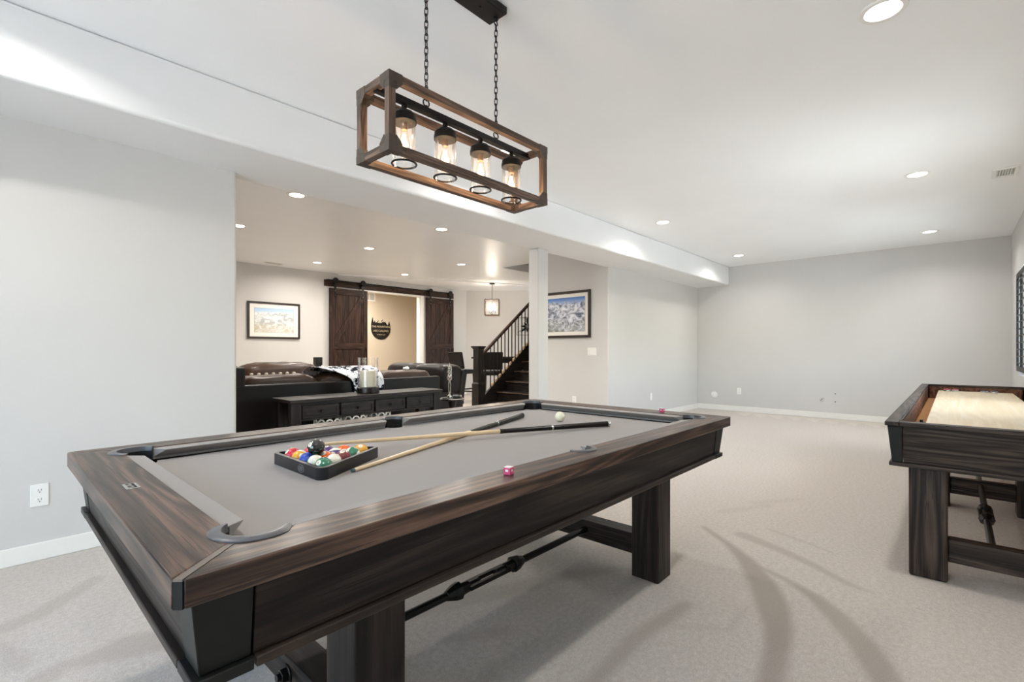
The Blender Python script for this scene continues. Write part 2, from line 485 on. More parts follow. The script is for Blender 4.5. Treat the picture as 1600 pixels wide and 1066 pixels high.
struct(b.build('wall_inner_room', M['wall2'], smooth=False))
# ceiling with the stairwell opening
SX, SY0, SY1 = 6.86, 5.38, 6.53
b = MB(); b.box(XF - .15, SX, YR - .15, YP + .12, ZC, ZC + .15).box(SX, 10.7, YR - .15, SY0, ZC, ZC + .15).box(SX, 10.7, SY1, YP + .12, ZC, ZC + .15)
struct(b.build('ceiling', M['ceil'], smooth=False))
b = MB(); b.box(SX - .1, SX, SY0, SY1, ZC + .15, 5.2).box(SX, 10.6, SY1, SY1 + .1, ZC + .15, 5.2).box(SX, 10.6, SY0 - .1, SY0, ZC + .15, 5.2).box(SX - .1, 10.7, SY0 - .1, SY1 + .1, 5.2, 5.3)
struct(b.build('wall_stairwell', M['wall'], smooth=False))
b = MB(); b.box(XF, XB, 3.22, 3.90, ZS, ZC); tag(struct(b.build('trim_1', M['beam'], bevel=.022, seg=4)), 'long white dropped beam crossing the ceiling')
b = MB(); b.box(4.60, 4.80, 3.77, 3.925, 0, ZS); tag(struct(b.build('trim_2', M['wall'], bevel=.012, seg=3)), 'square white column under the beam')
b = MB(); b.prism([(5.07, YP), (9.9, 7.31), (10.6, 7.0), (10.6, 7.55), (8.72, YP)], ZC - .022, ZC); tag(struct(b.build('trim_3', M['ceil'], smooth=False)), 'thin slab under the nook ceiling, put in to draw a dark line')  # shallow step put in for a faint dark line across the ceiling
# baseboards
def base(name, x0, x1, y0, y1):
    bb = MB(); bb.box(x0, x1, y0, y1, 0, .098); return struct(bb.build(name, M['white'], bevel=.004))
base('baseboard_left', XF, 1.215, YL - .014, YL); base('baseboard_left_end', 1.215, 1.229, YL - .014, YL + .15)
base('baseboard_back', XB - .014, XB, YR, 3.83); base('baseboard_alcove', 6.33, XB - .014, 3.816, 3.83)
base('baseboard_right', XF, XB - .014, YR, YR + .014); base('baseboard_stair', 6.316, 6.33, 3.816, 5.38)
base('baseboard_lounge', -.28, 4.8, YP - .014, YP); base('baseboard_nook', 8.25, 8.72, YP - .014, YP)
# opening trim (white jamb liner)
b = MB(); b.box(OX1, OX1 + .10, YP - .018, YP, 0, OZ + .09).box(OX0 - .10, OX0, YP - .018, YP, 0, OZ + .09).box(OX0, OX1, YP - .018, YP, OZ, OZ + .09)
b.box(OX1 - .02, OX1, YP, YP + .12, 0, OZ).box(OX0, OX0 + .02, YP, YP + .12, 0, OZ).box(OX0 + .02, OX1 - .02, YP, YP + .12, OZ - .035, OZ)
struct(b.build('door_1', M['white'], bevel=.003), 'white cased opening between the barn doors')

# patio door behind the camera and the shuttered window: real openings lit by the sky
def portal(name, loc, rot, sx, sy):
    l = bpy.data.lights.new(name, 'AREA'); l.shape = 'RECTANGLE'; l.size = sx; l.size_y = sy; l.cycles.is_portal = True
    o = bpy.data.objects.new(name, l); C.objects.link(o); o.location = loc; o.rotation_euler = rot
portal('patio_door_portal', (XF - .16, (DY0 + DY1) / 2, DZ1 / 2), (0, -PI / 2, 0), DZ1, DY1 - DY0)
portal('window_portal', ((WX0 + WX1) / 2, YR - .16, (WZ0 + WZ1) / 2), (PI / 2, 0, 0), WX1 - WX0, WZ1 - WZ0)
b = MB(); ym = (DY0 + DY1) / 2
for (y0, y1) in ((DY0, DY0 + .06), (DY1 - .06, DY1), (ym - .04, ym + .04)): b.box(XF - .11, XF - .05, y0, y1, 0, DZ1)
b.box(XF - .11, XF - .05, DY0, DY1, DZ1 - .07, DZ1).box(XF - .11, XF - .05, DY0, DY1, 0, .07)
d2 = struct(b.build('door_2', M['white'], bevel=.004), 'white sliding patio door')
for (y0, y1) in ((DY0 + .06, ym - .04), (ym + .04, DY1 - .06)):
    b = MB(); b.box(XF - .084, XF - .078, y0, y1, .07, DZ1 - .07); b.build('pane', M['pane'], d2)
b = MB(); b.box(-24, XF - .15, -16, 14, -.12, -.02).box(XF - .15, 26, -16, YR - .15, -.12, -.02); struct(b.build('trim_4', plain('concrete_patio', '#dcdcdb', .9), smooth=False), 'unseen concrete patio outside, widened to bounce sunlight indoors')  # unseen ground, kept pale and wide so sunlight bounces onto the ceiling
b = MB()
for (x0, x1, z0, z1) in ((WX0, WX0 + .05, WZ0, WZ1), (WX1 - .05, WX1, WZ0, WZ1), (WX0, WX1, WZ1 - .05, WZ1), (WX0, WX1, WZ0, WZ0 + .05)): b.box(x0, x1, YR - .13, YR - .06, z0, z1)
w1 = struct(b.build('window_1', M['white'], bevel=.003), 'window with black plantation shutters')
b = MB(); b.box(WX0 + .05, WX1 - .05, YR - .13, YR - .125, WZ0 + .05, WZ1 - .05); b.build('pane', M['pane'], w1)
b = MB()
for (x0, x1, z0, z1) in ((W2A, W2A + .05, WZ0, WZ1), (W2B - .05, W2B, WZ0, WZ1), (W2A + .05, W2B - .05, WZ1 - .05, WZ1), (W2A + .05, W2B - .05, WZ0, WZ0 + .05), (4.92, 4.98, WZ0 + .05, WZ1 - .05)): b.box(x0, x1, YR - .12, YR - .05, z0, z1)
w2 = struct(b.build('added_window', M['white'], bevel=.003), 'unseen white-framed window on the right wall, added for extra daylight')  # out of view, added to brighten walls, beam and ceiling
for (x0, x1) in ((W2A + .05, 4.92), (4.98, W2B - .05)):
    b = MB(); b.box(x0, x1, YR - .09, YR - .085, WZ0 + .05, WZ1 - .05); b.build('pane', M['pane'], w2)
portal('added_window_portal', ((W2A + W2B) / 2, YR - .16, (WZ0 + WZ1) / 2), (PI / 2, 0, 0), W2B - W2A, WZ1 - WZ0)
npan = 4; pw = (WX1 - WX0 - .1) / npan
for k in range(npan):
    xa = WX0 + .05 + k * pw; b = MB()
    for (x0, x1, z0, z1) in ((xa, xa + .035, WZ0 + .05, WZ1 - .05), (xa + pw - .035, xa + pw, WZ0 + .05, WZ1 - .05), (xa + .035, xa + pw - .035, WZ0 + .05, WZ0 + .11), (xa + .035, xa + pw - .035, WZ1 - .11, WZ1 - .05)): b.box(x0, x1, YR + .001, YR + .022, z0, z1)
    p = b.build('shutter_panel', M['iron'], w1, bevel=.002)
    for j in range(13):
        z = WZ0 + .15 + j * .083
        s = MB(); s.box(xa + .030, xa + pw - .030, YR + .004, YR + .019, z - .006, z + .006)
        s.build('slat', M['iron'], p)

# ------------------------------------------------------------------ recessed downlights
G1, G2 = 'recessed downlights of the games room', 'recessed downlights of the lounge'
def downlight(x, y, label, group, power, col=(1, .968, .93)):
    t = thing('ceiling_downlight', label, 'downlight', (x, y, ZC), 0, group)
    b = MB(); b.lathe([(.072, -.001), (.074, -.006), (.094, -.008), (.098, -.003), (.098, .0)], (x, y, ZC), 32, False)
    b2 = MB()
    b2.lathe([(.070, -.003), (.074, -.008), (.094, -.008), (.098, -.003), (.098, -.0005), (.070, -.0005)], (x, y, ZC), 32, True).build('trim_ring', M['plastic'], t)
    b3 = MB(); b3.lathe([(.069, -.004), (.069, -.001)], (x, y, ZC), 32).build('diffuser', M['lamp_on'], t)
    l = bpy.data.lights.new('downlight_lamp', 'AREA'); l.shape = 'DISK'; l.size = .13; l.spread = rad(150) if group == G1 else rad(165); l.energy = power; l.color = col
    o = bpy.data.objects.new('downlight_lamp', l); C.objects.link(o); o.parent = t; o.location = (0, 0, -.012); l.cycles.is_portal = False
    return t
G1, G2 = 'recessed downlights of the games room', 'recessed downlights of the lounge'
downlight(-.03, .25, 'round recessed white ceiling downlight above the photographer, right side', G1, LAMP_W)
downlight(-.03, 2.71, 'round recessed white ceiling downlight beside the beam, left of the hanging lamp', G1, LAMP_W)
downlight(2.88, .25, 'largest recessed downlight, cut by the top edge at the right', G1, LAMP_W)
downlight(2.88, 2.71, 'recessed downlight seen through the rightmost jar of the hanging lamp', G1, LAMP_W)
downlight(5.78, .25, 'recessed downlight left of the square ceiling vent', G1, LAMP_W)
downlight(5.78, 2.71, 'recessed downlight beside the beam, halfway to the back wall', G1, LAMP_W)
downlight(8.68, .25, 'recessed downlight near the back wall, on the window side', G1, LAMP_W)
downlight(8.68, 2.71, 'recessed downlight near the back wall, at the beam end', G1, LAMP_W)
wc = (1, .93, .85)
downlight(2.20, 5.04, 'lounge downlight nearest the beam at the left, brightest of the lounge', G2, LAMP_W2, wc)
downlight(2.23, 6.83, 'lounge downlight half hidden by the left wall end', G2, LAMP_W2, wc)
downlight(4.12, 5.04, 'lounge downlight touching the beam edge, left of the column', G2, LAMP_W2, wc)
downlight(4.12, 6.83, 'lounge downlight in the middle of the lounge ceiling', G2, LAMP_W2, wc)
downlight(4.14, 8.63, 'lounge downlight above the left end of the barn door track', G2, LAMP_W2, wc)
downlight(6.06, 6.83, 'lounge downlight nearest the column and hanging cage lamp', G2, LAMP_W2, wc)
downlight(6.06, 8.63, 'lounge downlight above the opening between the barn doors', G2, LAMP_W2, wc)
lr = bpy.data.lights.new('inner_room_lamp', 'AREA'); lr.shape = 'DISK'; lr.size = .2; lr.energy = 42; lr.color = (1, .93, .85)
t = thing('flush_ceiling_light', 'flush ceiling light of the room behind the barn doors', 'ceiling light', (6.0, 10.3, 2.68))
b = MB(); b.lathe([(.13, -.03), (.15, -.02), (.15, 0)], (6.0, 10.3, 2.68)).build('shade', M['plastic'], t)
lo = bpy.data.objects.new('inner_room_lamp', lr); C.objects.link(lo); lo.parent = t; lo.location = (0, 0, -.04)

# ------------------------------------------------------------------ pool table
T = .805; BED = .760
PX0, PX1, PY0, PY1 = .20, 2.745, .895, 2.316
IX0, IX1, IY0, IY1 = .333, 2.612, 1.012, 2.199          # wood / cloth border
NX0, NX1, NY0, NY1 = .380, 2.565, 1.058, 2.153          # cushion noses
SXC = 1.4725                                            # side pockets
pool = thing('pool_table', 'large dark-stained wooden pool table with grey cloth and trestle legs', 'pool table', (1.4725, 1.6055, 0))
pocketsC = [((NX0 - .005, NY0 - .005), 225), ((NX1 + .005, NY0 - .005), 315), ((NX1 + .005, NY1 + .005), 45), ((NX0 - .005, NY1 + .005), 135)]
RW = .074                                               # wood cut-out radius at the corners
def arc(c, r, a0, a1, n=14): return [(c[0] + r * math.cos(rad(a0 + (a1 - a0) * i / n)), c[1] + r * math.sin(rad(a0 + (a1 - a0) * i / n))) for i in range(n + 1)]
GAP = .0065
def rail_poly(length_axis, side):
    # builds the near rail in a canonical frame then mirrors / swaps
    if length_axis == 'x': o0, o1, y0, yi, c0, c1 = PX0, PX1, PY0, IY0, pocketsC[0][0], pocketsC[1][0]
    else: o0, o1, y0, yi, c0, c1 = PY0, PY1, PX0, IX0, (pocketsC[0][0][1], pocketsC[0][0][0]), (pocketsC[3][0][1], pocketsC[3][0][0])
    # mitre lines: outer corner -> pocket
    d = math.degrees(math.atan2(c0[1] - y0, c0[0] - o0))
    asin = lambda c: math.degrees(math.asin((yi - c[1]) / RW))
    p = [(o0 + .013, y0)]
    p += arc(c0, RW, 180 + d + 5, 360 + asin(c0))
    if length_axis == 'x':
        s = (SXC, IY0 + .006); r = .060
        a = math.degrees(math.asin((yi - s[1]) / r))
        p += arc(s, r, 180 - a, 360 + a)
    p += arc(c1, RW, 180 - asin(c1), 360 - d - 5)
    p += [(o1 - .013, y0)]
    return p
pn = rail_poly('x', 0)
pl_ = [(y, x) for (x, y) in rail_poly('y', 0)]
mx = lambda p: [(PX0 + PX1 - x, y) for x, y in p]
my = lambda p: [(x, PY0 + PY1 - y) for x, y in p]
for poly, mt in ((pn, 'rail_x'), (my(pn), 'rail_x'), (pl_, 'rail_y'), (mx(pl_), 'rail_y')):
    b = MB(); b.prism(poly, T - .050, T); b.build('rail', M[mt], pool, bevel=.003)
# mitre strips with black corner caps below
for (cx_, cy_), ang in pocketsC:
    ox = PX0 if cx_ < 1.4 else PX1; oy = PY0 if cy_ < 1.6 else PY1
    d = Vector((cx_ - ox, cy_ - oy)); L = d.length; d.normalize(); n = Vector((-d.y, d.x))
    o = Vector((ox, oy)); e = o + d * (L - RW - .002); w = .0062
    s1 = 1 if ox == PX0 else -1; s2 = 1 if oy == PY0 else -1
    c1_, c2_ = Vector((ox + s1 * .001, oy + s2 * .0115)), Vector((ox + s1 * .0115, oy + s2 * .001))
    if (c1_ - (o + n * .01)).length > (c2_ - (o + n * .01)).length: c1_, c2_ = c2_, c1_
    q = [tuple(x) for x in (c1_, c2_, e - n * w, e + n * w)]
    b = MB(); b.prism(q, T - .0045, T - .0006); b.build('mitre_strip', M['strip'], pool)
    b = MB(); b.prism(q, T - .049, T - .0048); b.build('corner_cap', M['black_lam'], pool)
# pockets
def horseshoe(c, a, half, r0, r1, z0, z1, name, parent):
    n = 26; b = MB(); ring = []
    for i in range(n + 1):
        q = rad(a - half + 2 * half * i / n); f = min(1, min(i, n - i) / 4 * .55 + .45)
        ro = r0 + (r1 - r0) * f
        ring.append([(c[0] + r * math.cos(q), c[1] + r * math.sin(q), z) for r, z in ((r0, z0), (ro, z0), (ro, z1 - .003), (ro - .004, z1), (r0 + .002, z1))])
    vs = [p for r in ring for p in r]; fs = []
    for i in range(n):
        for k in range(5): fs.append((i * 5 + k, i * 5 + (k + 1) % 5, (i + 1) * 5 + (k + 1) % 5, (i + 1) * 5 + k))
    fs.append([0, 1, 2, 3, 4]); fs.append([n * 5 + k for k in (4, 3, 2, 1, 0)])
    b.add(vs, fs); return b.build(name, M['pocket'], parent, angle=50)
def pocket(c, a, half, r0, r1):
    pk = horseshoe(c, a, half, r0, r1, T - .012, T + .0045, 'pocket', pool)
    b = MB(); n = 24; vs = []; rr = r0 + .001
    for z, k in ((T - .004, 1.0), (T - .06, 1.0), (T - .12, .9), (T - .135, .5)):
        for i in range(n + 1):
            q = rad(a - half - 4 + 2 * (half + 4) * i / n); vs.append((c[0] + rr * k * math.cos(q), c[1] + rr * k * math.sin(q), z))
    fs = [(j * (n + 1) + i, j * (n + 1) + i + 1, (j + 1) * (n + 1) + i + 1, (j + 1) * (n + 1) + i) for j in range(3) for i in range(n)]
    b.add(vs, fs); b.lathe([(rr * .92, -.136), (rr * .92, -.132)], (c[0], c[1], T), 20)
    b.build('pocket_liner', M['liner'], pk)
for c, a in pocketsC: pocket(c, a, 98, .058, .084)
pocket((SXC, IY0 + .006), 270, 86, .046, .068); pocket((SXC, IY1 - .006), 90, 86, .046, .068)
# bed with pocket holes, covered in cloth
def bedpoly():
    p = []; r = .057
    for (c, a), (lo_, hi_) in zip(pocketsC, ((90, 0), (180, 90), (270, 180), (360, 270))):
        if a == 315:
            p += arc((SXC, IY0 + .006), .046, 180, 0, 10)
        if a == 135:
            p += arc((SXC, IY1 - .006), .046, 0, -180, 10)
        p += arc(c, r, lo_, hi_, 10)
    return p
def fixbed():
    r = .057; p = []
    p += arc(pocketsC[0][0], r, 95, -5, 10)
    p += [(SXC - .06, IY0 + .006)] + arc((SXC, IY0 + .006), .046, 175, 5, 10) + [(SXC + .06, IY0 + .006)]
    p += arc(pocketsC[1][0], r, 185, 85, 10) + arc(pocketsC[2][0], r, 275, 175, 10)
    p += [(SXC + .06, IY1 - .006)] + arc((SXC, IY1 - .006), .046, -5, -175, 10) + [(SXC - .06, IY1 - .006)]
    p += arc(pocketsC[3][0], r, 5, -95, 10)
    return p
b = MB(); b.prism(fixbed(), BED - .025, BED); b.build('playing_bed', M['felt'], pool)
# cushions
def cushion(axis, fixed_wood, fixed_nose, w0, n0, n1, w1):
    b = MB()
    def P(l, f, z): return (l, f, z) if axis == 'x' else (f, l, z)
    prof = lambda wl, nl: [P(wl, fixed_wood, T - .003), P(nl, fixed_nose, T - .006), P(nl, fixed_nose, T - .0085), P(nl + (wl - nl) * .9, fixed_nose + (fixed_wood - fixed_nose) * .9, BED + .009), P(nl + (wl - nl) * .9, fixed_nose + (fixed_wood - fixed_nose) * .9, BED), P(wl, fixed_wood, BED)]
    vs = []
    N = 5
    K = 6
    for i in range(N):
        f = i / (N - 1); vs += prof(w0 + (w1 - w0) * f, n0 + (n1 - n0) * f)
    fs = [(i * K + k, i * K + (k + 1) % K, (i + 1) * K + (k + 1) % K, (i + 1) * K + k) for i in range(N - 1) for k in range(K)]
    fs.append(list(range(K))[::-1]); fs.append([(N - 1) * K + k for k in range(K)])
    b.add(vs, fs); return b.build('cushion', M['felt'], pool, bevel=.0015)
cn, cw = .076, .044
for fw, fn in ((IY0, NY0), (IY1, NY1)):
    cushion('x', fw, fn, NX0 + cw, NX0 + cn, SXC - .072, SXC - .052)
    cushion('x', fw, fn, SXC + .052, SXC + .072, NX1 - cn, NX1 - cw)
for fw, fn in ((IX0, NX0), (IX1, NX1)):
    cushion('y', fw, fn, NY0 + cw, NY0 + cn, NY1 - cn, NY1 - cw)
# apron boards, corner blocks, bottom moulding
AT, AB = T - .050, .612
ti, bi = .032, .048
cbw = .100
def apron(p0t, p1t, p0b, p1b, nrm, th, z0, z1, name, mat, bev=.002):
    n = Vector(nrm) * th; b = MB()
    q = [Vector((*p0b, z0)), Vector((*p1b, z0)), Vector((*p1b, z0)) + n, Vector((*p0b, z0)) + n, Vector((*p0t, z1)), Vector((*p1t, z1)), Vector((*p1t, z1)) + n, Vector((*p0t, z1)) + n]
    b.hexa(q); return b.build(name, M[mat], pool, bevel=bev)
g = .004
xl, xr, yn, yf = PX0 + ti, PX1 - ti, PY0 + ti, PY1 - ti
xlb, xrb, ynb, yfb = PX0 + bi, PX1 - bi, PY0 + bi, PY1 - bi
apron((xl + cbw, yn), (xr - cbw, yn), (xl + cbw, ynb), (xr - cbw, ynb), (0, 1, 0), .025, AB, AT, 'apron', 'pool_x')
apron((xl + cbw, yf), (xr - cbw, yf), (xl + cbw, yfb), (xr - cbw, yfb), (0, -1, 0), .025, AB, AT, 'apron', 'pool_x')
apron((xl, yn + cbw), (xl, yf - cbw), (xlb, yn + cbw), (xlb, yf - cbw), (1, 0, 0), .025, AB, AT, 'apron', 'pool_y')
apron((xr, yn + cbw), (xr, yf - cbw), (xrb, yn + cbw), (xrb, yf - cbw), (-1, 0, 0), .025, AB, AT, 'apron', 'pool_y')
for sx in (0, 1):
    for sy in (0, 1):
        X, Xb, dx = (xl, xlb, 1) if sx == 0 else (xr, xrb, -1)
        Y, Yb, dy = (yn, ynb, 1) if sy == 0 else (yf, yfb, -1)
        e = .002
        b = MB(); b.hexa([(Xb - e * dx, Yb - e * dy, AB), (X + dx * (cbw - g), Yb - e * dy, AB), (X + dx * (cbw - g), Y + dy * (cbw - g), AB), (Xb - e * dx, Y + dy * (cbw - g), AB),
                          (X - e * dx, Y - e * dy, AT), (X + dx * (cbw - g), Y - e * dy, AT), (X + dx * (cbw - g), Y + dy * (cbw - g), AT), (X - e * dx, Y + dy * (cbw - g), AT)])
        b.build('corner_block', M['black_lam'], pool, bevel=.002)
lo_ = .014
def mould(x0, x1, y0, y1, mat):
    b = MB(); b.box(x0, x1, y0, y1, .592, AB - .001); b.build('bottom_moulding', M[mat], pool, bevel=.0025)
mould(xlb - lo_ + cbw, xrb + lo_ - cbw, ynb - lo_, ynb + .03, 'mould_x'); mould(xlb - lo_ + cbw, xrb + lo_ - cbw, yfb - .03, yfb + lo_, 'mould_x')
mould(xlb - lo_, xlb + .03, ynb - lo_ + cbw, yfb + lo_ - cbw, 'mould_y'); mould(xrb - .03, xrb + lo_, ynb - lo_ + cbw, yfb + lo_ - cbw, 'mould_y')
for sx in (0, 1):
    for sy in (0, 1):
        b = MB(); x0 = xlb - lo_ if sx == 0 else xrb + lo_ - cbw + g; y0 = ynb - lo_ if sy == 0 else yfb + lo_ - cbw + g
        b.box(x0, x0 + cbw - g, y0, y0 + cbw - g, .590, AB - .001); b.build('corner_moulding', M['black_lam'], pool, bevel=.0025)
b = MB(); b.box(xlb + .03, xrb - .03, ynb + .03, yfb - .03, .594, .606); b.build('underside_panel', M['black_lam'], pool)
# legs, stretchers, rod with turnbuckle
LXa, LXb = (.615, .765), (2.262, 2.405)
for (x0, x1) in (LXa, LXb):
    for (y0, y1) in ((1.085, 1.232), (1.979, 2.126)):
        b = MB(); b.box(x0, x1, y0, y1, 0, .594); b.build('leg', M['pool_z'], pool, bevel=.006)
    xm = (x0 + x1) / 2
    b = MB(); b.box(xm - .05, xm + .05, 1.232, 1.979, .105, .210); b.build('stretcher', M['pool_y'], pool, bevel=.004)
RY, RZ = 1.53, .160
rod = MB().tube((.640, RY, RZ), (1.32, RY, RZ), .0165, 14).build('tie_rod', M['iron'], pool)
MB().tube((1.70, RY, RZ), (2.284, RY, RZ), .0165, 14).build('tie_rod', M['iron'], pool)
b = MB()
for s in (-1, 1):
    c = 1.51
    b.tube((c + s * .235, RY, RZ), (c + s * .195, RY, RZ), .020, 8, .034).tube((c + s * .195, RY, RZ), (c + s * .165, RY, RZ), .034, 8, .038).tube((c + s * .165, RY, RZ), (c + s * .115, RY, RZ), .027, 8, .024)
b.box(1.385, 1.635, RY - .032, RY - .014, RZ - .009, RZ + .009).box(1.385, 1.635, RY + .014, RY + .032, RZ - .009, RZ + .009)
b.tube((1.30, RY, RZ), (1.46, RY, RZ), .0155, 12).tube((1.56, RY, RZ), (1.72, RY, RZ), .0155, 12)
b.build('turnbuckle', M['iron'], rod, bevel=.002)
for x, s in ((.640, -1), (2.383, 1)):
    b = MB(); b.tube((x, RY, RZ), (x + s * .006, RY, RZ), .030, 20).tube((x + s * .006, RY, RZ), (x + s * .024, RY, RZ), .022, 6).tube((x + s * .024, RY, RZ), (x + s * .036, RY, RZ), .012, 12)
    b.build('rod_nut', M['steel'], rod, bevel=.0015)
# small metal maker's plate on the head rail
b = MB(); b.box(.250, .280, 1.575, 1.640, T, T + .0012); pl = b.build('name_plate', plain('plate_silver', '#a9aaa8', .35, .7), pool)
b = MB()
for k, (y, w) in enumerate(((1.585, .004), (1.598, .007), (1.612, .004), (1.626, .007))):
    b.box(.256, .262, y, y + w, T + .0012, T + .0016).box(.262, .274, y, y + .003, T + .0012, T + .0016).box(.268, .274, y + .004, y + .010, T + .0012, T + .0016)
b.build('plate_marks', M['dark'], pl)

# ------------------------------------------------------------------ balls, rack, cues, chalk
def ball_mat(name, col, stripe=False, spot=True):
    t = NT(name); t.pbsdf(hx(col), .09, 0, .6, .6)
    tc = t.n('ShaderNodeTexCoord'); s = t.n('ShaderNodeSeparateXYZ'); t.l(tc.outputs['Object'], s.inputs[0])
    wh = hx('#efe8d6')
    c = t.mix(0.0, hx(col), wh)
    if stripe:
        f = t.math('GREATER_THAN', t.math('ABSOLUTE', s.outputs[2]), .0145)
        c = t.mix(f, hx(col), wh)
    if spot:
        r2 = t.math('SQRT', t.math('ADD', t.math('POWER', s.outputs[1], 2.0), t.math('POWER', s.outputs[2], 2.0)))
        f = t.math('LESS_THAN', r2, .0088)
        c = t.mix(f, c, wh)
    t.l(c, t.b.inputs['Base Color']); return t.mat
BR = .0286
ball_me = None
def ball(loc, col, num, stripe, label, rot, name='pool_ball', group='racked pool balls'):
    global ball_me
    b = MB(); b.sphere((0, 0, 0), BR, 32, 20)
    o = b.build(name, ball_mat('ball_%s' % (num or 'cue'), col, stripe, bool(num)), None, world=False, angle=180)
    o.location = loc; o.rotation_euler = rot
    tag(o, label, 'ball', group)
    if num:
        for s in (1, -1):
            tm = text_mesh('number', str(num), .0105, M['dark'], o, Matrix.Identity(4))
            for v in tm.data.vertices:
                a, c = v.co.x, v.co.y
                x = math.sqrt(max(0, BR * BR - a * a - c * c)) + .00015
                v.co = (s * x, s * a, c)
    return o
BZ = BED + BR + .0003
rx0, ry0 = .746, 1.5105
def rk(r, k): return (rx0 + r * .0497, ry0 + r * .0287 + k * .0574, BZ)
Y, BL, RD, PU, OR, GR, MA = '#e9a91f', '#1c45b4', '#cf2233', '#4a2a72', '#ea6412', '#0f7a55', '#7c1820'
rr = lambda a, b_, c_: (rad(a), rad(b_), rad(c_))
balls = [
    (rk(0, 0), GR, 6, False, 'solid green pool ball at the front corner of the rack', rr(0, -35, 200)),
    (rk(0, 1), GR, 14, True, 'white ball with its green stripe turned away, beside the solid green ball', rr(0, 58, 252)),
    (rk(0, 2), BL, 2, False, 'solid blue pool ball in the left row of the rack', rr(0, -60, 100)),
    (rk(0, 3), Y, 9, True, 'yellow and white striped ball between the blue and red balls', rr(30, 30, 80)),
    (rk(0, 4), RD, 3, False, 'solid red pool ball at the far left corner of the rack', rr(0, -40, 175)),
    (rk(1, 0), MA, 15, True, 'white ball with its stripe turned down, right of the solid green ball', rr(0, 62, 240)),
    (rk(1, 2), BL, 10, True, 'blue striped ball mostly hidden behind the black ball', rr(60, 20, 120)),
    (rk(1, 1), OR, 5, False, 'solid orange pool ball in the middle of the rack, right of the black ball', rr(0, 60, 30)),
    (rk(1, 3), RD, 11, True, 'red striped ball behind the black ball', rr(50, 40, 90)),
    (rk(2, 0), MA, 7, False, 'solid maroon pool ball along the right side of the rack', rr(0, 70, 45)),
    (rk(2, 1), PU, 12, True, 'purple striped ball showing its white number spot', rr(10, -25, 222)),
    (rk(2, 2), PU, 4, False, 'solid purple pool ball on the far side of the rack', rr(0, 80, 20)),
    (rk(3, 0), GR, 14, True, 'green and white striped ball next to the rack tip', rr(20, 65, 160)),
    (rk(3, 1), OR, 13, True, 'orange and white striped ball on the far side next to the rack tip', rr(70, 10, 150)),
    (rk(4, 0), Y, 1, False, 'solid yellow pool ball at the right tip of the rack', rr(0, 60, 60)),
]
# the second 14 stays a plain white-and-green stripe without a number of its own
for i, (p, col, num, st, lab, rot) in enumerate(balls):
    ball(p, col, num, st, lab, rot)
ball((rx0 + .0166, ry0 + .0861, BZ + .0468), '#0b0d10', 8, False, 'black eight ball resting on top of the racked balls', rr(0, -30, 190), group='racked pool balls')
ball((2.183 * 1.012, 1.632 * 1.012, BED + BR + .0003), '#e9e6cd', None, False, 'pale cue ball alone on the far part of the table', (0, 0, 0), 'cue_ball', None)
# triangular rack
def rounded_tri(side, r, xl_, yc):
    h = side * math.sqrt(3) / 2
    A, B_, D = (xl_, yc - side / 2), (xl_ + h, yc), (xl_, yc + side / 2)
    inr = side / (2 * math.sqrt(3)); cx_, cy_ = xl_ + inr, yc
    p = []
    for (q, a) in ((A, 240), (B_, 0), (D, 120)):
        k = 1 - r / inr
        c = (cx_ + (q[0] - cx_) * k, cy_ + (q[1] - cy_) * k)
        p += arc(c, r, a - 60, a + 60, 10)
    return p
rack = thing('ball_rack', 'black triangular plastic ball rack on the grey cloth', 'ball rack', (.83, 1.6253, BED))
RYc = ry0 + 2 * .0574
po = rounded_tri(.392, .024, rx0 - .0286 - .0185, RYc); pi_ = rounded_tri(.392 - .05, .012, rx0 - .0286 - .0185 + .0145, RYc)
b = MB(); n = len(po); z0, z1 = BED + .0003, BED + .040
vs = [(x, y, z0) for x, y in po] + [(x, y, z1) for x, y in po] + [(x, y, z1) for x, y in pi_] + [(x, y, z0) for x, y in pi_]
fs = [(r_ * n + i, r_ * n + (i + 1) % n, ((r_ + 1) % 4) * n + (i + 1) % n, ((r_ + 1) % 4) * n + i) for r_ in range(4) for i in range(n)]
b.add(vs, fs); rf = b.build('rack_frame', plain('black_rack_plastic', '#15171c', .3, var=.05), rack, bevel=.0015)
xl_ = rx0 - .0286 - .0185
b = MB()
pts = [(xl_ - .0004, RYc - .055 + .021 * math.cos(q), BED + .020 + .012 * math.sin(q)) for q in [2 * PI * i / 24 for i in range(24)]]
b.path(pts, .0007, 5, closed=True)
for dz, w in ((.005, .010), (.0, .014), (-.005, .010)): b.box(xl_ - .0010, xl_ - .0002, RYc - .055 - w, RYc - .055 + w, BED + .020 + dz - .0008, BED + .020 + dz + .0008)
b.build('rack_emblem', plain('emblem_grey', '#8d8d8d', .5), rf)

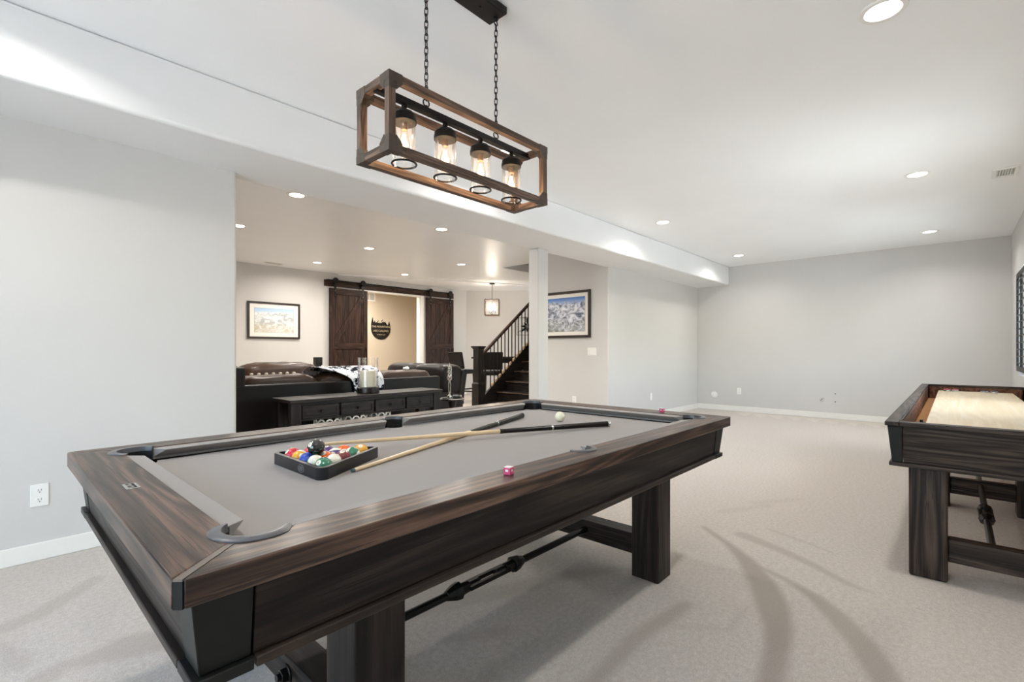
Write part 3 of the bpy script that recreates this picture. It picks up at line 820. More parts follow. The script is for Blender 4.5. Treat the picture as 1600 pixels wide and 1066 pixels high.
CUE_SH = plain('maple_cue_shaft', '#d9bf97', .3, coat=.3, var=.06, vs=20)
CUE_BT = plain('black_cue_butt', '#0c0a09', .22, spec=.35)
def cue(name, label, tip, butt, frac, extra):
    tip, butt = Vector(tip), Vector(butt); d = butt - tip; L = d.length; d.normalize()
    t = thing(name, label, 'pool cue', tuple(butt), 0, 'pool cues')
    r = lambda f: .0063 + (.0145 - .0063) * f
    P = lambda f: tuple(tip + d * (L * f))
    MB().tube(P(.008), P(frac), r(.008), 16, r(frac)).build('shaft', CUE_SH, t)
    MB().tube(P(0), P(.008), .0058, 16, .0063).build('cue_tip', plain('leather_tip_' + extra, '#3f5a63', .8), t)
    MB().path([P(frac), P(frac + .012)], [r(frac) + .0008, r(frac) + .0008], 16).build('joint_collar', M['steel'], t)
    bt = MB().path([P(frac + .012), P(.995)], [r(frac + .012), r(1)], 16).build('butt', CUE_BT, t)
    MB().path([P(frac + .20), P(frac + .206)], r(frac + .2) + .0004, 16).build('butt_ring', M['chrome'], bt)
    MB().path([P(.985), P(.995), P(1.0)], [r(1) + .0006, r(1) + .0006, .010], 16).build('bumper', plain('rubber_' + extra, '#202020', .7) if extra == 'a' else M['chrome'], bt)
    return t
cue('pool_cue', 'pool cue lying underneath, its tip beside the rack corner', (.822, 1.468, BED + .0066), (2.190, 1.914, BED + .0150), .55, 'a')
# upper cue rests on the lower one where they cross
cue('pool_cue', 'pool cue lying on top, its black butt nearest the near rail', (.885, 1.812, BED + .0405), (2.252, 1.353, BED + .0152), .54, 'b')
def chalk(loc, rz, label):
    t = thing('chalk_cube', label, 'chalk', loc, rz, 'cue chalk cubes')
    pm = bpy.data.materials.get('pink_chalk_paper') or plain('pink_chalk_paper', '#d44a7c', .6, var=.15, vs=90)
    b = MB(); b.box(-.011, .011, -.011, .011, 0, .0205); b.build('paper_wrap', pm, t, bevel=.0008, world=False)
    b = MB(); b.box(-.0105, .0105, -.0105, .0105, .0205, .0222); b.build('chalk_top', M['plastic'], t, bevel=.0008, world=False)
    b = MB()
    for a in range(4):
        c_, s_ = math.cos(a * PI / 2), math.sin(a * PI / 2)
        q = [(.01115, -.0045, .009), (.01125, -.0045, .009), (.01125, .0045, .009), (.01115, .0045, .009), (.01115, -.0045, .0155), (.01125, -.0045, .0155), (.01125, .0045, .0155), (.01115, .0045, .0155)]
        b.hexa([(x * c_ - y * s_, x * s_ + y * c_, z) for x, y, z in q])
    b.build('paper_label', M['plastic'], t, world=False)
chalk((1.030, .955, T + .0002), rad(12), 'pink cube of cue chalk on the near wooden rail')
chalk((2.672, 1.258, T + .0002), rad(-8), 'small red chalk cube on the far right end rail')

# ------------------------------------------------------------------ shuffleboard table
SH = thing('shuffleboard_table', 'dark wooden shuffleboard table with pale maple playing board', 'shuffleboard table', (5.05, -.15, 0))
sx0, sx1, sy0, sy1, ST = 3.14, 6.96, -.562, .266, .80
rw = .058
rimn = {'x': 'dk_x', 'y': 'dk_y'}
for (x0, x1, y0, y1, a) in ((sx0, sx1, sy1 - rw, sy1, 'x'), (sx0, sx1, sy0, sy0 + rw, 'x'), (sx0, sx0 + .07, sy0 + rw, sy1 - rw, 'y'), (sx1 - .07, sx1, sy0 + rw, sy1 - rw, 'y')):
    b = MB(); b.box(x0, x1, y0, y1, ST - .022, ST); b.build('rim', M[rimn[a]], SH, bevel=.004)
    ins = .006
    b = MB(); b.box(max(x0, sx0 + .036), min(x1, sx1 - .036), max(y0, sy0 + .036), min(y1, sy1 - .036), ST - .165, ST - .0225); b.build('inner_wall', M['inrim'], SH)
def sh_apron(q, mat): b = MB(); b.hexa(q); return b.build('apron', M[mat], SH, bevel=.002)
st_, sb_ = .012, .030; zt, zb = ST - .023, .592
cb = .07
sh_apron([(sx0 + sb_, sy0 + cb, zb), (sx0 + sb_ + .02, sy0 + cb, zb), (sx0 + sb_ + .02, sy1 - cb - .003, zb), (sx0 + sb_, sy1 - cb - .003, zb), (sx0 + st_, sy0 + cb, zt), (sx0 + st_ + .02, sy0 + cb, zt), (sx0 + st_ + .02, sy1 - cb - .003, zt), (sx0 + st_, sy1 - cb - .003, zt)], 'dk_y')
sh_apron([(sx1 - sb_ - .02, sy0 + cb, zb), (sx1 - sb_, sy0 + cb, zb), (sx1 - sb_, sy1 - cb, zb), (sx1 - sb_ - .02, sy1 - cb, zb), (sx1 - st_ - .02, sy0 + cb, zt), (sx1 - st_, sy0 + cb, zt), (sx1 - st_, sy1 - cb, zt), (sx1 - st_ - .02, sy1 - cb, zt)], 'dk_y')
for s, ye in ((-1, sy1), (1, sy0)):
    sh_apron([(sx0 + cb + .003, ye + s * sb_, zb), (sx1 - cb, ye + s * sb_, zb), (sx1 - cb, ye + s * (sb_ + .02), zb), (sx0 + cb + .003, ye + s * (sb_ + .02), zb), (sx0 + cb + .003, ye + s * st_, zt), (sx1 - cb, ye + s * st_, zt), (sx1 - cb, ye + s * (st_ + .02), zt), (sx0 + cb + .003, ye + s * (st_ + .02), zt)], 'dk_x')
for X, dx in ((sx0, 1), (sx1, -1)):
    for Y_, dy in ((sy0, 1), (sy1, -1)):
        e = .002; b = MB()
        b.hexa([(X + dx * (sb_ - e), Y_ + dy * (sb_ - e), zb), (X + dx * cb, Y_ + dy * (sb_ - e), zb), (X + dx * cb, Y_ + dy * cb, zb), (X + dx * (sb_ - e), Y_ + dy * cb, zb),
                (X + dx * (st_ - e), Y_ + dy * (st_ - e), zt), (X + dx * cb, Y_ + dy * (st_ - e), zt), (X + dx * cb, Y_ + dy * cb, zt), (X + dx * (st_ - e), Y_ + dy * cb, zt)])
        b.build('corner_block', M['black_lam'], SH, bevel=.002)
for (x0, x1, y0, y1, a) in ((sx0 + .016, sx0 + .06, sy0 + .016, sy1 - .016, 'y'), (sx1 - .06, sx1 - .016, sy0 + .016, sy1 - .016, 'y'), (sx0 + .06, sx1 - .06, sy0 + .016, sy0 + .06, 'x'), (sx0 + .06, sx1 - .06, sy1 - .06, sy1 - .016, 'x')):
    b = MB(); b.box(x0, x1, y0, y1, .572, .5915); b.build('bottom_moulding', M[rimn[a]], SH, bevel=.004)
b = MB(); b.box(sx0 + .07, sx1 - .07, sy0 + rw, sy1 - rw, ST - .175, ST - .150); b.build('gutter', M['gutter'], SH)
b = MB(); b.prism([(sx0 + .19, sy0 + .142), (sx1 - .20, sy0 + .142), (sx1 - .20, sy1 - .142), (sx0 + .19, sy1 - .142)], ST - .1495, ST - .055); b.build('playing_board', M['maple'], SH, bevel=.003)
for (x0, x1) in ((3.245, 3.39), (4.84, 4.985), (6.66, 6.805)):
    for (y0, y1) in ((.024, .176), (-.472, -.320)):
        b = MB(); b.box(x0, x1, y0, y1, 0, .575); b.build('leg', M['dk_z'], SH, bevel=.012, seg=3)
    b = MB(); b.box(x0 + .045, x1 - .035, -.320, .024, .095, .212); b.build('stretcher', M['dk_y'], SH, bevel=.004)
yy, zz = -.140, .175
for (xa, xb_), c in zip(((3.35, 4.89), (4.95, 6.71)), (4.08, 5.8)):
    rod = MB().tube((xa, yy, zz), (xb_, yy, zz), .0165, 12).build('tie_rod', M['iron'], SH)
    b = MB()
    for s_ in (-1, 1): b.tube((c + s_ * .16, yy, zz), (c + s_ * .12, yy, zz), .020, 8, .036).tube((c + s_ * .12, yy, zz), (c + s_ * .07, yy, zz), .038, 8, .030)
    b.box(c - .09, c + .09, yy - .034, yy - .014, zz - .010, zz + .010).box(c - .09, c + .09, yy + .014, yy + .034, zz - .010, zz + .010)
    b.build('turnbuckle', M['iron'], rod, bevel=.002)
b = MB(); b.box(3.52, 3.60, .124, .150, ST - .055, ST - .040).tube((3.56, .137, ST - .052), (3.56, .137, ST - .025), .008, 10); b.build('climatic_adjuster', M['iron'], SH, bevel=.002)
PT = ST - .055
red, blk = plain('red_puck_cap', '#a3181c', .35), plain('black_puck_cap', '#161616', .35)
for (y, m_, lab) in ((.055, red, 'red-capped shuffleboard puck at the far end, nearest the left gutter'), (-.005, red, 'red-capped shuffleboard puck at the far end, right of the other red one'),
                     (-.215, blk, 'black-capped shuffleboard puck at the far end, left of the other black one'), (-.285, blk, 'black-capped shuffleboard puck at the far end, nearest the window wall')):
    t = thing('shuffleboard_puck', lab, 'puck', (6.66, y, PT), 0, 'shuffleboard pucks')
    b = MB(); b.lathe([(.024, .0002), (.029, .003), (.029, .013), (.026, .016)], (0, 0, 0), 24); b.build('puck_base', M['chrome'], t, world=False)
    b = MB(); b.lathe([(.022, .016), (.024, .019), (.022, .024), (.012, .026)], (0, 0, 0), 24); b.build('puck_cap', m_, t, world=False)

# ------------------------------------------------------------------ chandelier over the pool table
CHX, CHY = 1.4425, 1.611
ch = thing('linear_chandelier', 'wooden box-frame chandelier with four glass jar lights on chains', 'chandelier', (CHX, CHY, ZC))
x0, x1, y0, y1, z0, z1 = .985, 1.900, 1.500, 1.722, 1.890, 2.176
w = .029
def barb(a, bq, mat): bb = MB(); bb.box(*a); return bb.build('frame_bar', M[mat], ch, bevel=.0015)
for yy in (y0, y1 - w):
    for zz in (z0, z1 - w): barb((x0 + w, x1 - w, yy, yy + w, zz, zz + w), 0, 'lamp_x')
for xx in (x0, x1 - w):
    for zz in (z0, z1 - w): barb((xx, xx + w, y0 + w, y1 - w, zz, zz + w), 0, 'lamp_y')
    for yy in (y0, y1 - w): barb((xx, xx + w, yy, yy + w, z0 + w, z1 - w), 0, 'lamp_z')
brk = plain('bronze_bracket', '#4d4239', .5, .35, var=.15, vs=30)
for sx in (0, 1):
    for sy in (0, 1):
        for sz in (0, 1):
            b = MB(); L = .058; e = .0015
            X = (x0, 1) if sx == 0 else (x1, -1); Yq = (y0, 1) if sy == 0 else (y1, -1); Z = (z0, 1) if sz == 0 else (z1, -1)
            def bx(lx, ly, lz, e):
                a = sorted((X[0] - X[1] * e, X[0] + X[1] * lx)); c = sorted((Yq[0] - Yq[1] * e, Yq[0] + Yq[1] * ly)); d = sorted((Z[0] - Z[1] * e, Z[0] + Z[1] * lz))
                b.box(a[0], a[1], c[0], c[1], d[0], d[1])
            bx(L, w + .0015, w + .0015, .0015); bx(w + .0011, L, w + .0011, .0011); bx(w + .0007, w + .0007, L, .0007)
            e = .0019
            for th in (-e * .9,):
                xx = X[0] - X[1] * e; yy = Yq[0] - Yq[1] * e
                b.prism([(Yq[0] + Yq[1] * .03, Z[0] + Z[1] * .03), (Yq[0] + Yq[1] * .062, Z[0] + Z[1] * .03), (Yq[0] + Yq[1] * .03, Z[0] + Z[1] * .062)], min(xx, xx + X[1] * .002), max(xx, xx + X[1] * .002), 'x')
                b.prism([(X[0] + X[1] * .03, Z[0] + Z[1] * .03), (X[0] + X[1] * .062, Z[0] + Z[1] * .03), (X[0] + X[1] * .03, Z[0] + Z[1] * .062)], min(yy, yy + Yq[1] * .002), max(yy, yy + Yq[1] * .002), 'y')
            b.build('corner_bracket', brk, ch)
b = MB(); b.box(x0 + .012, x1 - .012, CHY - .013, CHY + .013, 2.140, 2.166); b.build('metal_crossbar', M['iron'], ch, bevel=.002)
jar_me = {}
for k in range(4):
    jx = CHX + (k - 1.5) * .2095; JT, JB = 2.078, 1.900
    b = MB(); b.lathe([(.044, 0), (.044, JT - JB)], (jx, CHY, JB), 32); b.f = b.f[:-2]; b.m = b.m[:-2]
    j = b.build('glass_jar', M['seeded'], ch)
    b = MB(); b.lathe([(.0485, -.012), (.0485, .004), (.046, .008), (.046, .018), (.036, .030), (.016, .036), (.012, .040)], (jx, CHY, JT), 28); b.build('jar_cap', M['iron'], j)
    b = MB(); b.tube((jx, CHY, JT + .036), (jx, CHY, 2.141), .0065, 12).lathe([(.010, 0), (.012, .006), (.010, .012)], (jx, CHY, 2.126), 14); b.build('stem', M['iron'], j)
    b = MB(); b.torus((jx, CHY, JB + .004), .0475, .0042, 'z', 36, 8); b.build('jar_ring', M['iron'], j)
    b = MB(); b.lathe([(.013, 0), (.014, .03)], (jx, CHY, JT - .040), 16); b.build('socket', plain('socket_copper', '#6a4a34', .4, .6) if k == 0 else bpy.data.materials['socket_copper'], j)
    b = MB(); b.lathe([(.0125, 0), (.0135, -.015), (.021, -.045), (.0235, -.066), (.020, -.086), (.010, -.100), (.001, -.104)], (jx, CHY, JT - .038), 24); b.build('bulb', M['glass'], j)
    b = MB()
    for q in range(6):
        a = q * PI / 3; ra, rb = .005, .010
        b.tube((jx + ra * math.cos(a), CHY + ra * math.sin(a), JT - .058), (jx + rb * math.cos(a + .5), CHY + rb * math.sin(a + .5), JT - .122), .0011, 5)
    b.build('filament', M['filament'], j)
    l = bpy.data.lights.new('jar_bulb_lamp', 'POINT'); l.energy = 1.0; l.color = (1, .70, .42); l.shadow_soft_size = .02
    o = bpy.data.objects.new('jar_bulb_lamp', l); C.objects.link(o); o.parent = ch; o.location = Vector((jx, CHY, JT - .09)) - Vector((CHX, CHY, ZC))
b = MB(); b.box(CHX - .222, CHX + .222, CHY - .058, CHY + .058, ZC - .034, ZC - .0005); cn_ = b.build('canopy', M['iron'], ch, bevel=.003)
b = MB(); b.box(CHX - .214, CHX + .214, CHY - .050, CHY + .050, ZC - .0355, ZC - .034)
for s in (-.10, .10): b.lathe([(.006, -.004), (.006, 0)], (CHX + s, CHY, ZC - .0355), 12)
b.build('canopy_plate', M['iron'], cn_)
lk = None
for s in (-1, 1):
    cxx = CHX + s * .206
    b = MB(); b.torus((cxx, CHY, 2.166 + .021), .015, .0028, 'y', 24, 8).lathe([(.010, 0), (.010, .006), (.005, .012)], (cxx, CHY, 2.165), 12)
    b.lathe([(.010, 0), (.012, -.008), (.005, -.014)], (cxx, CHY, ZC - .034), 12).torus((cxx, CHY, ZC - .058), .011, .0026, 'y', 20, 8)
    cobj = b.build('chain', M['iron'], ch)
    top, bot = ZC - .066, 2.166 + .034; step = .0265
    nl = int(round((top - bot) / step)); step = (top - bot) / nl
    for i in range(nl):
        if lk is None:
            b = MB(); pts = []
            for q in range(16):
                a = 2 * PI * q / 16; pts.append((.0072 * math.cos(a), 0, .0118 * math.sin(a) + (.0062 if math.sin(a) > 0 else -.0062 if math.sin(a) < 0 else 0)))
            b.path(pts, .0022, 6, closed=True); o = b.build('chain_link', M['iron'], cobj, world=False); lk = o
        else:
            o = bpy.data.objects.new('chain_link', lk.data); C.objects.link(o); o.parent = cobj
        o.location = Vector((cxx, CHY, bot + (i + .5) * step)) - Vector((CHX, CHY, ZC)); o.rotation_euler = (0, 0, (PI / 2 if i % 2 else 0) + rad(25))

# ------------------------------------------------------------------ wall plates and vents
def outlet(x, y, z, nrm, label, kind='outlet', ww=.074, hh=.122, name='wall_outlet', cat='outlet'):
    rz = {'-y': 0, '-x': -PI / 2}[nrm]
    t = thing(name, label, cat, (x, y, z), rz)
    b = MB(); b.box(-ww / 2, ww / 2, -.006, 0, -hh / 2, hh / 2); b.build('cover_plate', M['plastic'], t, bevel=.002, world=False)
    if kind == 'outlet':
        for s in (-1, 1):
            b = MB(); b.lathe([(.017, 0), (.017, .002)], (0, 0, 0), 20)
            b.v = [(p[0], -.006 - p[2], s * .026 + p[1]) for p in b.v]; r = b.build('socket', M['plastic'], t, world=False)
            b = MB(); b.box(-.0075, -.0052, -.0086, -.008, s * .026 - .001, s * .026 + .009).box(.0052, .0075, -.0086, -.008, s * .026 - .001, s * .026 + .009).box(-.0025, .0025, -.0086, -.008, s * .026 - .011, s * .026 - .006)
            b.build('slots', M['dark'], r, world=False)
    elif kind == 'switch':
        for k in (-1, 0, 1):
            b = MB(); b.box(k * .046 - .016, k * .046 + .016, -.010, -.006, -.033, .033); b.build('rocker', M['plastic'], t, bevel=.002, world=False)
    return t
outlet(.213, YL, .360, '-y', 'white duplex outlet on the left wall beside the pool table')
outlet(6.33, 4.447, .375, '-x', 'white outlet below the mountain picture, right of the column')
outlet(6.33, 4.114, 1.145, '-x', 'white three-rocker switch plate below the mountain picture', 'switch', .165, .122, 'switch_plate', 'light switch')
outlet(7.707, 3.83, .372, '-y', 'blank white wall plate on the alcove wall beside the back corner', 'blank', .074, .122, 'blank_plate', 'wall plate')
outlet(XB, 3.034, .385, '-x', 'white outlet on the back wall right of the round plate')
t = thing('round_wall_plate', 'round white cover plate low on the back wall', 'wall plate', (XB, 3.50, .29), -PI / 2)
b = MB(); b.lathe([(.062, 0), (.062, .008), (.054, .014), (.03, .016)], (0, 0, 0), 28); b.v = [(p[0], -p[2], p[1]) for p in b.v]; b.build('cover', M['plastic'], t, world=False)
b = MB(); b.lathe([(.024, .016), (.022, .020)], (0, 0, 0), 20); b.v = [(p[0], -p[2], p[1]) for p in b.v]; b.build('boss', M['plastic'], t, world=False)
for (y, z, lab) in ((1.49, .43, 'dark bolt hole in the back wall, upper of the pair'), (1.49, .292, 'dark bolt hole in the back wall, lower of the pair')):
    t = thing('wall_bolt', lab, 'wall bolt', (XB, y, z), -PI / 2)
    b = MB(); b.lathe([(.016, 0), (.016, .003), (.010, .006)], (0, 0, 0), 14); b.v = [(p[0], -p[2], p[1]) for p in b.v]; b.build('bolt_plate', M['wall'], t, world=False)
    b = MB(); b.lathe([(.009, .006), (.008, .012)], (0, 0, 0), 10); b.v = [(p[0], -p[2], p[1]) for p in b.v]; b.build('bolt_head', M['dark'], t, world=False)
t = thing('cable_plate', 'small cable hood with a stub left of the wall bolts', 'cable plate', (XB, 1.68, .315), -PI / 2)
b = MB(); b.box(-.03, .03, -.006, 0, -.03, .045); b.build('plate', M['wall'], t, bevel=.003, world=False)
b = MB(); b.path([(0.01, -.006, .02), (0.0, -.03, .012), (-.02, -.034, -.02)], .006, 8); b.build('cable_stub', plain('grey_cable', '#8a8378', .6), t, world=False)
# square ceiling vent (return) near the right wall
t = thing('ceiling_vent', 'square white ceiling vent beside the right wall', 'vent', (6.235, -.338, ZC))
b = MB()
for q in ((-.15, .15, -.085, -.058), (-.15, .15, .058, .085), (-.15, -.115, -.058, .058), (.115, .15, -.058, .058)): b.box(q[0], q[1], q[2], q[3], -.012, -.0005)
b.build('vent_frame', M['plastic'], t, bevel=.002, world=False)
b = MB(); b.box(-.115, .115, -.058, .058, -.0015, -.0005); b.build('vent_back', plain('vent_shadow', '#9b9b98', .7), t, world=False)
for k in range(6):
    y = -.045 + k * .018; b = MB(); b.hexa([(-.115, y, -.003), (.115, y, -.003), (.115, y + .002, -.002), (-.115, y + .002, -.002), (-.115, y + .010, -.011), (.115, y + .010, -.011), (.115, y + .012, -.010), (-.115, y + .012, -.010)])
    b.build('slat', M['plastic'], t, world=False)
t = thing('ceiling_register', 'long slim white register in the lounge ceiling by the picture wall', 'vent', (3.63, 9.28, ZC))
b = MB(); b.box(-.16, .16, -.06, .06, -.010, -.0005); b.build('register_plate', M['plastic'], t, bevel=.002, world=False)
for k in range(5):
    b = MB(); b.box(-.14, .14, -.045 + k * .02, -.037 + k * .02, -.012, -.010); b.build('slat', plain('register_slat', '#bdbab2', .6) if k == 0 else bpy.data.materials['register_slat'], t, world=False)
t = thing('wall_register', 'white return grille high on the wall behind the left barn door', 'vent', (6.70, 11.1, 2.54))
b = MB(); b.box(-.17, .17, -.012, 0, -.11, .11); b.build('grille_plate', M['plastic'], t, bevel=.002, world=False)
for k in range(2):
    b = MB(); b.box(-.14 + k * .15, -.01 + k * .15, -.014, -.012, -.08, .08); b.build('grille_field', bpy.data.materials['register_slat'], t, world=False)

# ------------------------------------------------------------------ pictures
def art(name, sky, snow, rock, grove, blue=.8, seed=0.0):
    t = NT(name); t.pbsdf((.8, .8, .8, 1), .5, 0, .3)
    tc = t.n('ShaderNodeTexCoord'); sp = t.n('ShaderNodeSeparateXYZ'); t.l(tc.outputs['Generated'], sp.inputs[0])
    c = t.coord((1.6, 1.6, 2.2), 'Object', (seed, seed * .7, 0))
    n1 = t.noise(c, 2.4, 5, .6, 1.4); n2 = t.noise(c, 5.0, 4, .55, 1.6); n3 = t.noise(c, 1.5, 3, .5, .4)
    m = t.ramp(n2, [(.36, hx(rock)), (.5, hx(snow)), (.75, hx('#ffffff'))])
    m = t.mix(t.ramp(n1, [(.46, (0, 0, 0, 1)), (.56, (1, 1, 1, 1))]), m, t.ramp(n2, [(.4, hx(rock)), (.62, hx(snow))]))
    low = t.math('SUBTRACT', t.math('ADD', .30, t.math('MULTIPLY', n3, .25)), sp.outputs[2])
    m = t.mix(t.math('MULTIPLY', t.math('MULTIPLY', low, 5.0, True), .75), m, t.ramp(n2, [(.35, hx(grove)), (.65, hx(snow))]))
    rid = t.math('ADD', .62, t.math('MULTIPLY', n1, .36))
    f = t.math('MULTIPLY', t.math('SUBTRACT', sp.outputs[2], rid), 12.0, True)
    s = t.ramp(sp.outputs[2], [(.62, hx('#e9edf2')), (1.0, hx(sky))])
    m = t.mix(f, m, s)
    t.l(m, t.b.inputs['Base Color']); return t.mat
def picture(x, y, z, ww, hh, nrm, label, am, fw=.03, matw=.075, fcol='#2b201b'):
    t = thing('framed_picture', label, 'picture', (x, y, z), {'-y': 0, '-x': -PI / 2}[nrm])
    fm = plain('frame_' + nrm, fcol, .4, var=.1)
    for q in ((-ww / 2, ww / 2, hh / 2 - fw, hh / 2), (-ww / 2, ww / 2, -hh / 2, -hh / 2 + fw), (-ww / 2, -ww / 2 + fw, -hh / 2 + fw, hh / 2 - fw), (ww / 2 - fw, ww / 2, -hh / 2 + fw, hh / 2 - fw)):
        b = MB(); b.box(q[0], q[1], -.032, -.001, q[2], q[3]); b.build('frame', fm, t, bevel=.003, world=False)
    iw, ih = ww / 2 - fw, hh / 2 - fw
    b = MB(); b.box(-iw, iw, -.014, -.002, -ih, ih); b.build('mat_board', plain('mat_' + nrm, '#f1ede6', .7, var=.01), t, world=False)
    iw -= matw; ih -= matw
    b = MB(); b.box(-iw - .004, iw + .004, -.0150, -.0141, -ih - .004, ih + .004); b.build('mat_bevel', plain('matb_' + nrm, '#a9a39a', .7), t, world=False)
    b = MB(); b.box(-iw, iw, -.0165, -.0151, -ih, ih); b.build('print', am, t, world=False)
picture(3.769, YP, 1.733, .968, .694, '-y', 'framed pale mountain panorama print on the lounge wall', art('print_pale', '#a9cbe8', '#e4e6e6', '#b3b9bb', '#cbbf9d', seed=3.1), .036, .085)
picture(6.33, 4.70, 1.735, 1.128, .745, '-x', 'framed blue mountain resort map on the wall beside the column', art('print_blue', '#3f78c4', '#d4d8e4', '#5f6678', '#7d7f6a', seed=7.7), .040, .062)
# lake on the resort map
# metal wall art behind the balusters
wdir = Vector((1.9, -2.085, 0)).normalized(); ang = math.atan2(wdir.y, wdir.x)
t = thing('metal_wall_art', 'dark metal leaf artwork in a thin frame behind the balusters', 'wall art', (9.84, 8.39, 1.80), ang)
b = MB()
for q in ((-.32, .32, .225, .235), (-.32, .32, -.235, -.225), (-.32, -.31, -.235, .235), (.31, .32, -.235, .235)): b.box(q[0], q[1], -.03, -.015, q[2], q[3])
b.build('frame', M['iron'], t, world=False)
for k in range(9):
    a = k * 2 * PI / 9 + .3; L = .16 + .05 * (k % 3); b = MB()
    d = Vector((math.cos(a), 0, math.sin(a))); n_ = Vector((-d.z, 0, d.x)); c0 = Vector((-.02, -.022, 0))
    q = [c0 + d * .02, c0 + d * L * .5 + n_ * .030, c0 + d * L, c0 + d * L * .5 - n_ * .030]
    b.hexa([tuple(p) for p in q] + [tuple(p + Vector((0, .006, 0))) for p in q]); b.build('leaf', M['iron'], t, world=False)
b = MB(); b.path([(-.30, -.022, -.16), (-.02, -.022, 0), (.28, -.022, .12)], .006, 6); b.build('branch', M['iron'], t, world=False)

# ------------------------------------------------------------------ barn doors
def barn_door(xa, xb, label):
    zt_, zb_ = 2.465, .02; ya, yb = YP - .075, YP - .035
    t = thing('barn_door', label, 'barn door', ((xa + xb) / 2, ya, 0))
    n = 6; pw_ = (xb - xa) / n
    for k in range(n):
        b = MB(); b.box(xa + k * pw_ + .002, xa + (k + 1) * pw_ - .002, ya + .016, yb, zb_, zt_); b.build('plank', M['barn_z'], t, bevel=.003)
    s = .10
    for (x0_, x1_) in ((xa, xa + s), (xb - s, xb)):
        b = MB(); b.box(x0_, x1_, ya, ya + .0155, zb_, zt_); b.build('stile', M['barn_z'], t, bevel=.003)
    for (z0_, z1_) in ((zt_ - .13, zt_), (1.19, 1.32), (zb_, zb_ + .16)):
        b = MB(); b.box(xa + s, xb - s, ya, ya + .0155, z0_, z1_); b.build('cross_rail', M['barn_x'], t, bevel=.003)
    for (z0_, z1_) in ((1.32, zt_ - .13), (zb_ + .16, 1.19)):
        xl0, xr0 = xa + s, xb - s; d = Vector((xr0 - xl0, z1_ - z0_)).normalized(); wv = .055
        hz = wv / d.x; hx_ = wv / d.y
        poly = [(xl0, z0_), (xl0 + hx_, z0_), (xr0, z1_ - hz), (xr0, z1_), (xr0 - hx_, z1_), (xl0, z0_ + hz)]
        b = MB(); b.prism(poly, ya + .001, ya + .0150, 'y'); b.build('brace', M['barn_z'], t, bevel=.002)
    for xx in (xa + .12, xb - .12):
        b = MB(); b.box(xx - .022, xx + .022, ya - .008, ya - .0005, zt_ - .19, zt_ + .03).box(xx - .030, xx + .030, ya - .010, ya - .004, zt_ + .02, zt_ + .16)
        h = b.build('hanger', M['iron'], t, bevel=.002)
        b = MB(); b.lathe([(.052, 0), (.062, .004), (.062, .020), (.052, .024)], (0, 0, 0), 24); b.v = [(xx + p[0], ya - .012 - p[2], zt_ + .155 + p[1]) for p in b.v]; b.build('roller', M['iron'], h)
        b = MB()
        for zz in (zt_ - .06, zt_ - .15): b.sphere((xx, ya - .010, zz), .010, 10, 6)
        b.build('bolt', M['chrome'], h)
    xe = xb - .045; b = MB(); b.box(xe - .012, xe + .012, ya - .045, ya - .033, .92, 1.22).box(xe - .012, xe + .012, ya - .034, ya - .0005, .94, .965).box(xe - .012, xe + .012, ya - .034, ya - .0005, 1.175, 1.20)
    b.build('pull_handle', M['iron'], t, bevel=.002)
barn_door(4.845, 5.722, 'left sliding barn door of dark planks with a diagonal brace')
barn_door(7.335, 8.205, 'right sliding barn door of dark planks with a diagonal brace')
t = thing('barn_door_track', 'long dark wooden header with the barn door rail above the opening', 'barn door track', (6.48, YP, 2.55))
b = MB(); b.box(4.75, 8.24, YP - .034, YP - .0185, 2.50, 2.63); b.build('header_board', M['barn_x'], t, bevel=.003)
b = MB(); b.box(4.80, 8.20, YP - .050, YP - .0345, 2.615, 2.640); r = b.build('rail_bar', M['iron'], t, bevel=.001)
for xx in (4.95, 5.6, 6.4, 6.52, 7.3, 8.05):
    b = MB(); b.lathe([(.016, 0), (.016, .018)], (0, 0, 0), 12); b.v = [(xx + p[0], YP - .034 - p[2], 2.565 + p[1]) for p in b.v]; b.build('rail_bolt', M['iron'], r)

# wall sign
t = thing('round_wall_sign', 'round black metal mountain sign with cut-out words, seen between the barn doors', 'wall sign', (7.04, 11.1, 1.73))
R_ = .288
up = [(-1, .30), (-.98, .5), (-.86, 1.02), (-.78, .63), (-.70, .54), (-.63, .72), (-.54, .50), (-.40, .60), (-.25, .76), (-.17, .58), (-.08, .46), (.03, .62), (.14, .84), (.24, .66), (.32, .58), (.44, .66), (.58, .46), (.73, .30), (.79, .48), (.86, .70), (.92, .48), (.97, .30)]
poly = [(R_ * x, R_ * z) for x, z in up] + [(R_ * math.cos(q), R_ * math.sin(q)) for q in [-i * PI / 28 for i in range(-2, 31)] if math.sin(q) < .28]
b = MB(); b.prism(poly, -.012, -.002, 'y'); b.build('sign_plate', plain('sign_black', '#15110f', .5), t, world=False)
RX = Matrix.Rotation(PI / 2, 4, 'X')
for body, zz, sz in (('THE MOUNTAINS', .050, .068), ('ARE CALLING', -.060, .074), ('& I MUST GO', -.160, .042)):
    text_mesh('lettering', body, sz, M['bone'], t, Matrix.Translation((0, -.0132, zz)) @ RX, .0006)
b = MB()
for q in ([(-.36, .56), (-.25, .70), (-.15, .52), (-.22, .58), (-.29, .50)], [(.02, .56), (.14, .76), (.22, .60), (.12, .62), (.08, .50)]): b.prism([(R_ * x, R_ * z) for x, z in q], -.0136, -.0126, 'y')
b.build('snow_caps', M['bone'], t, world=False)

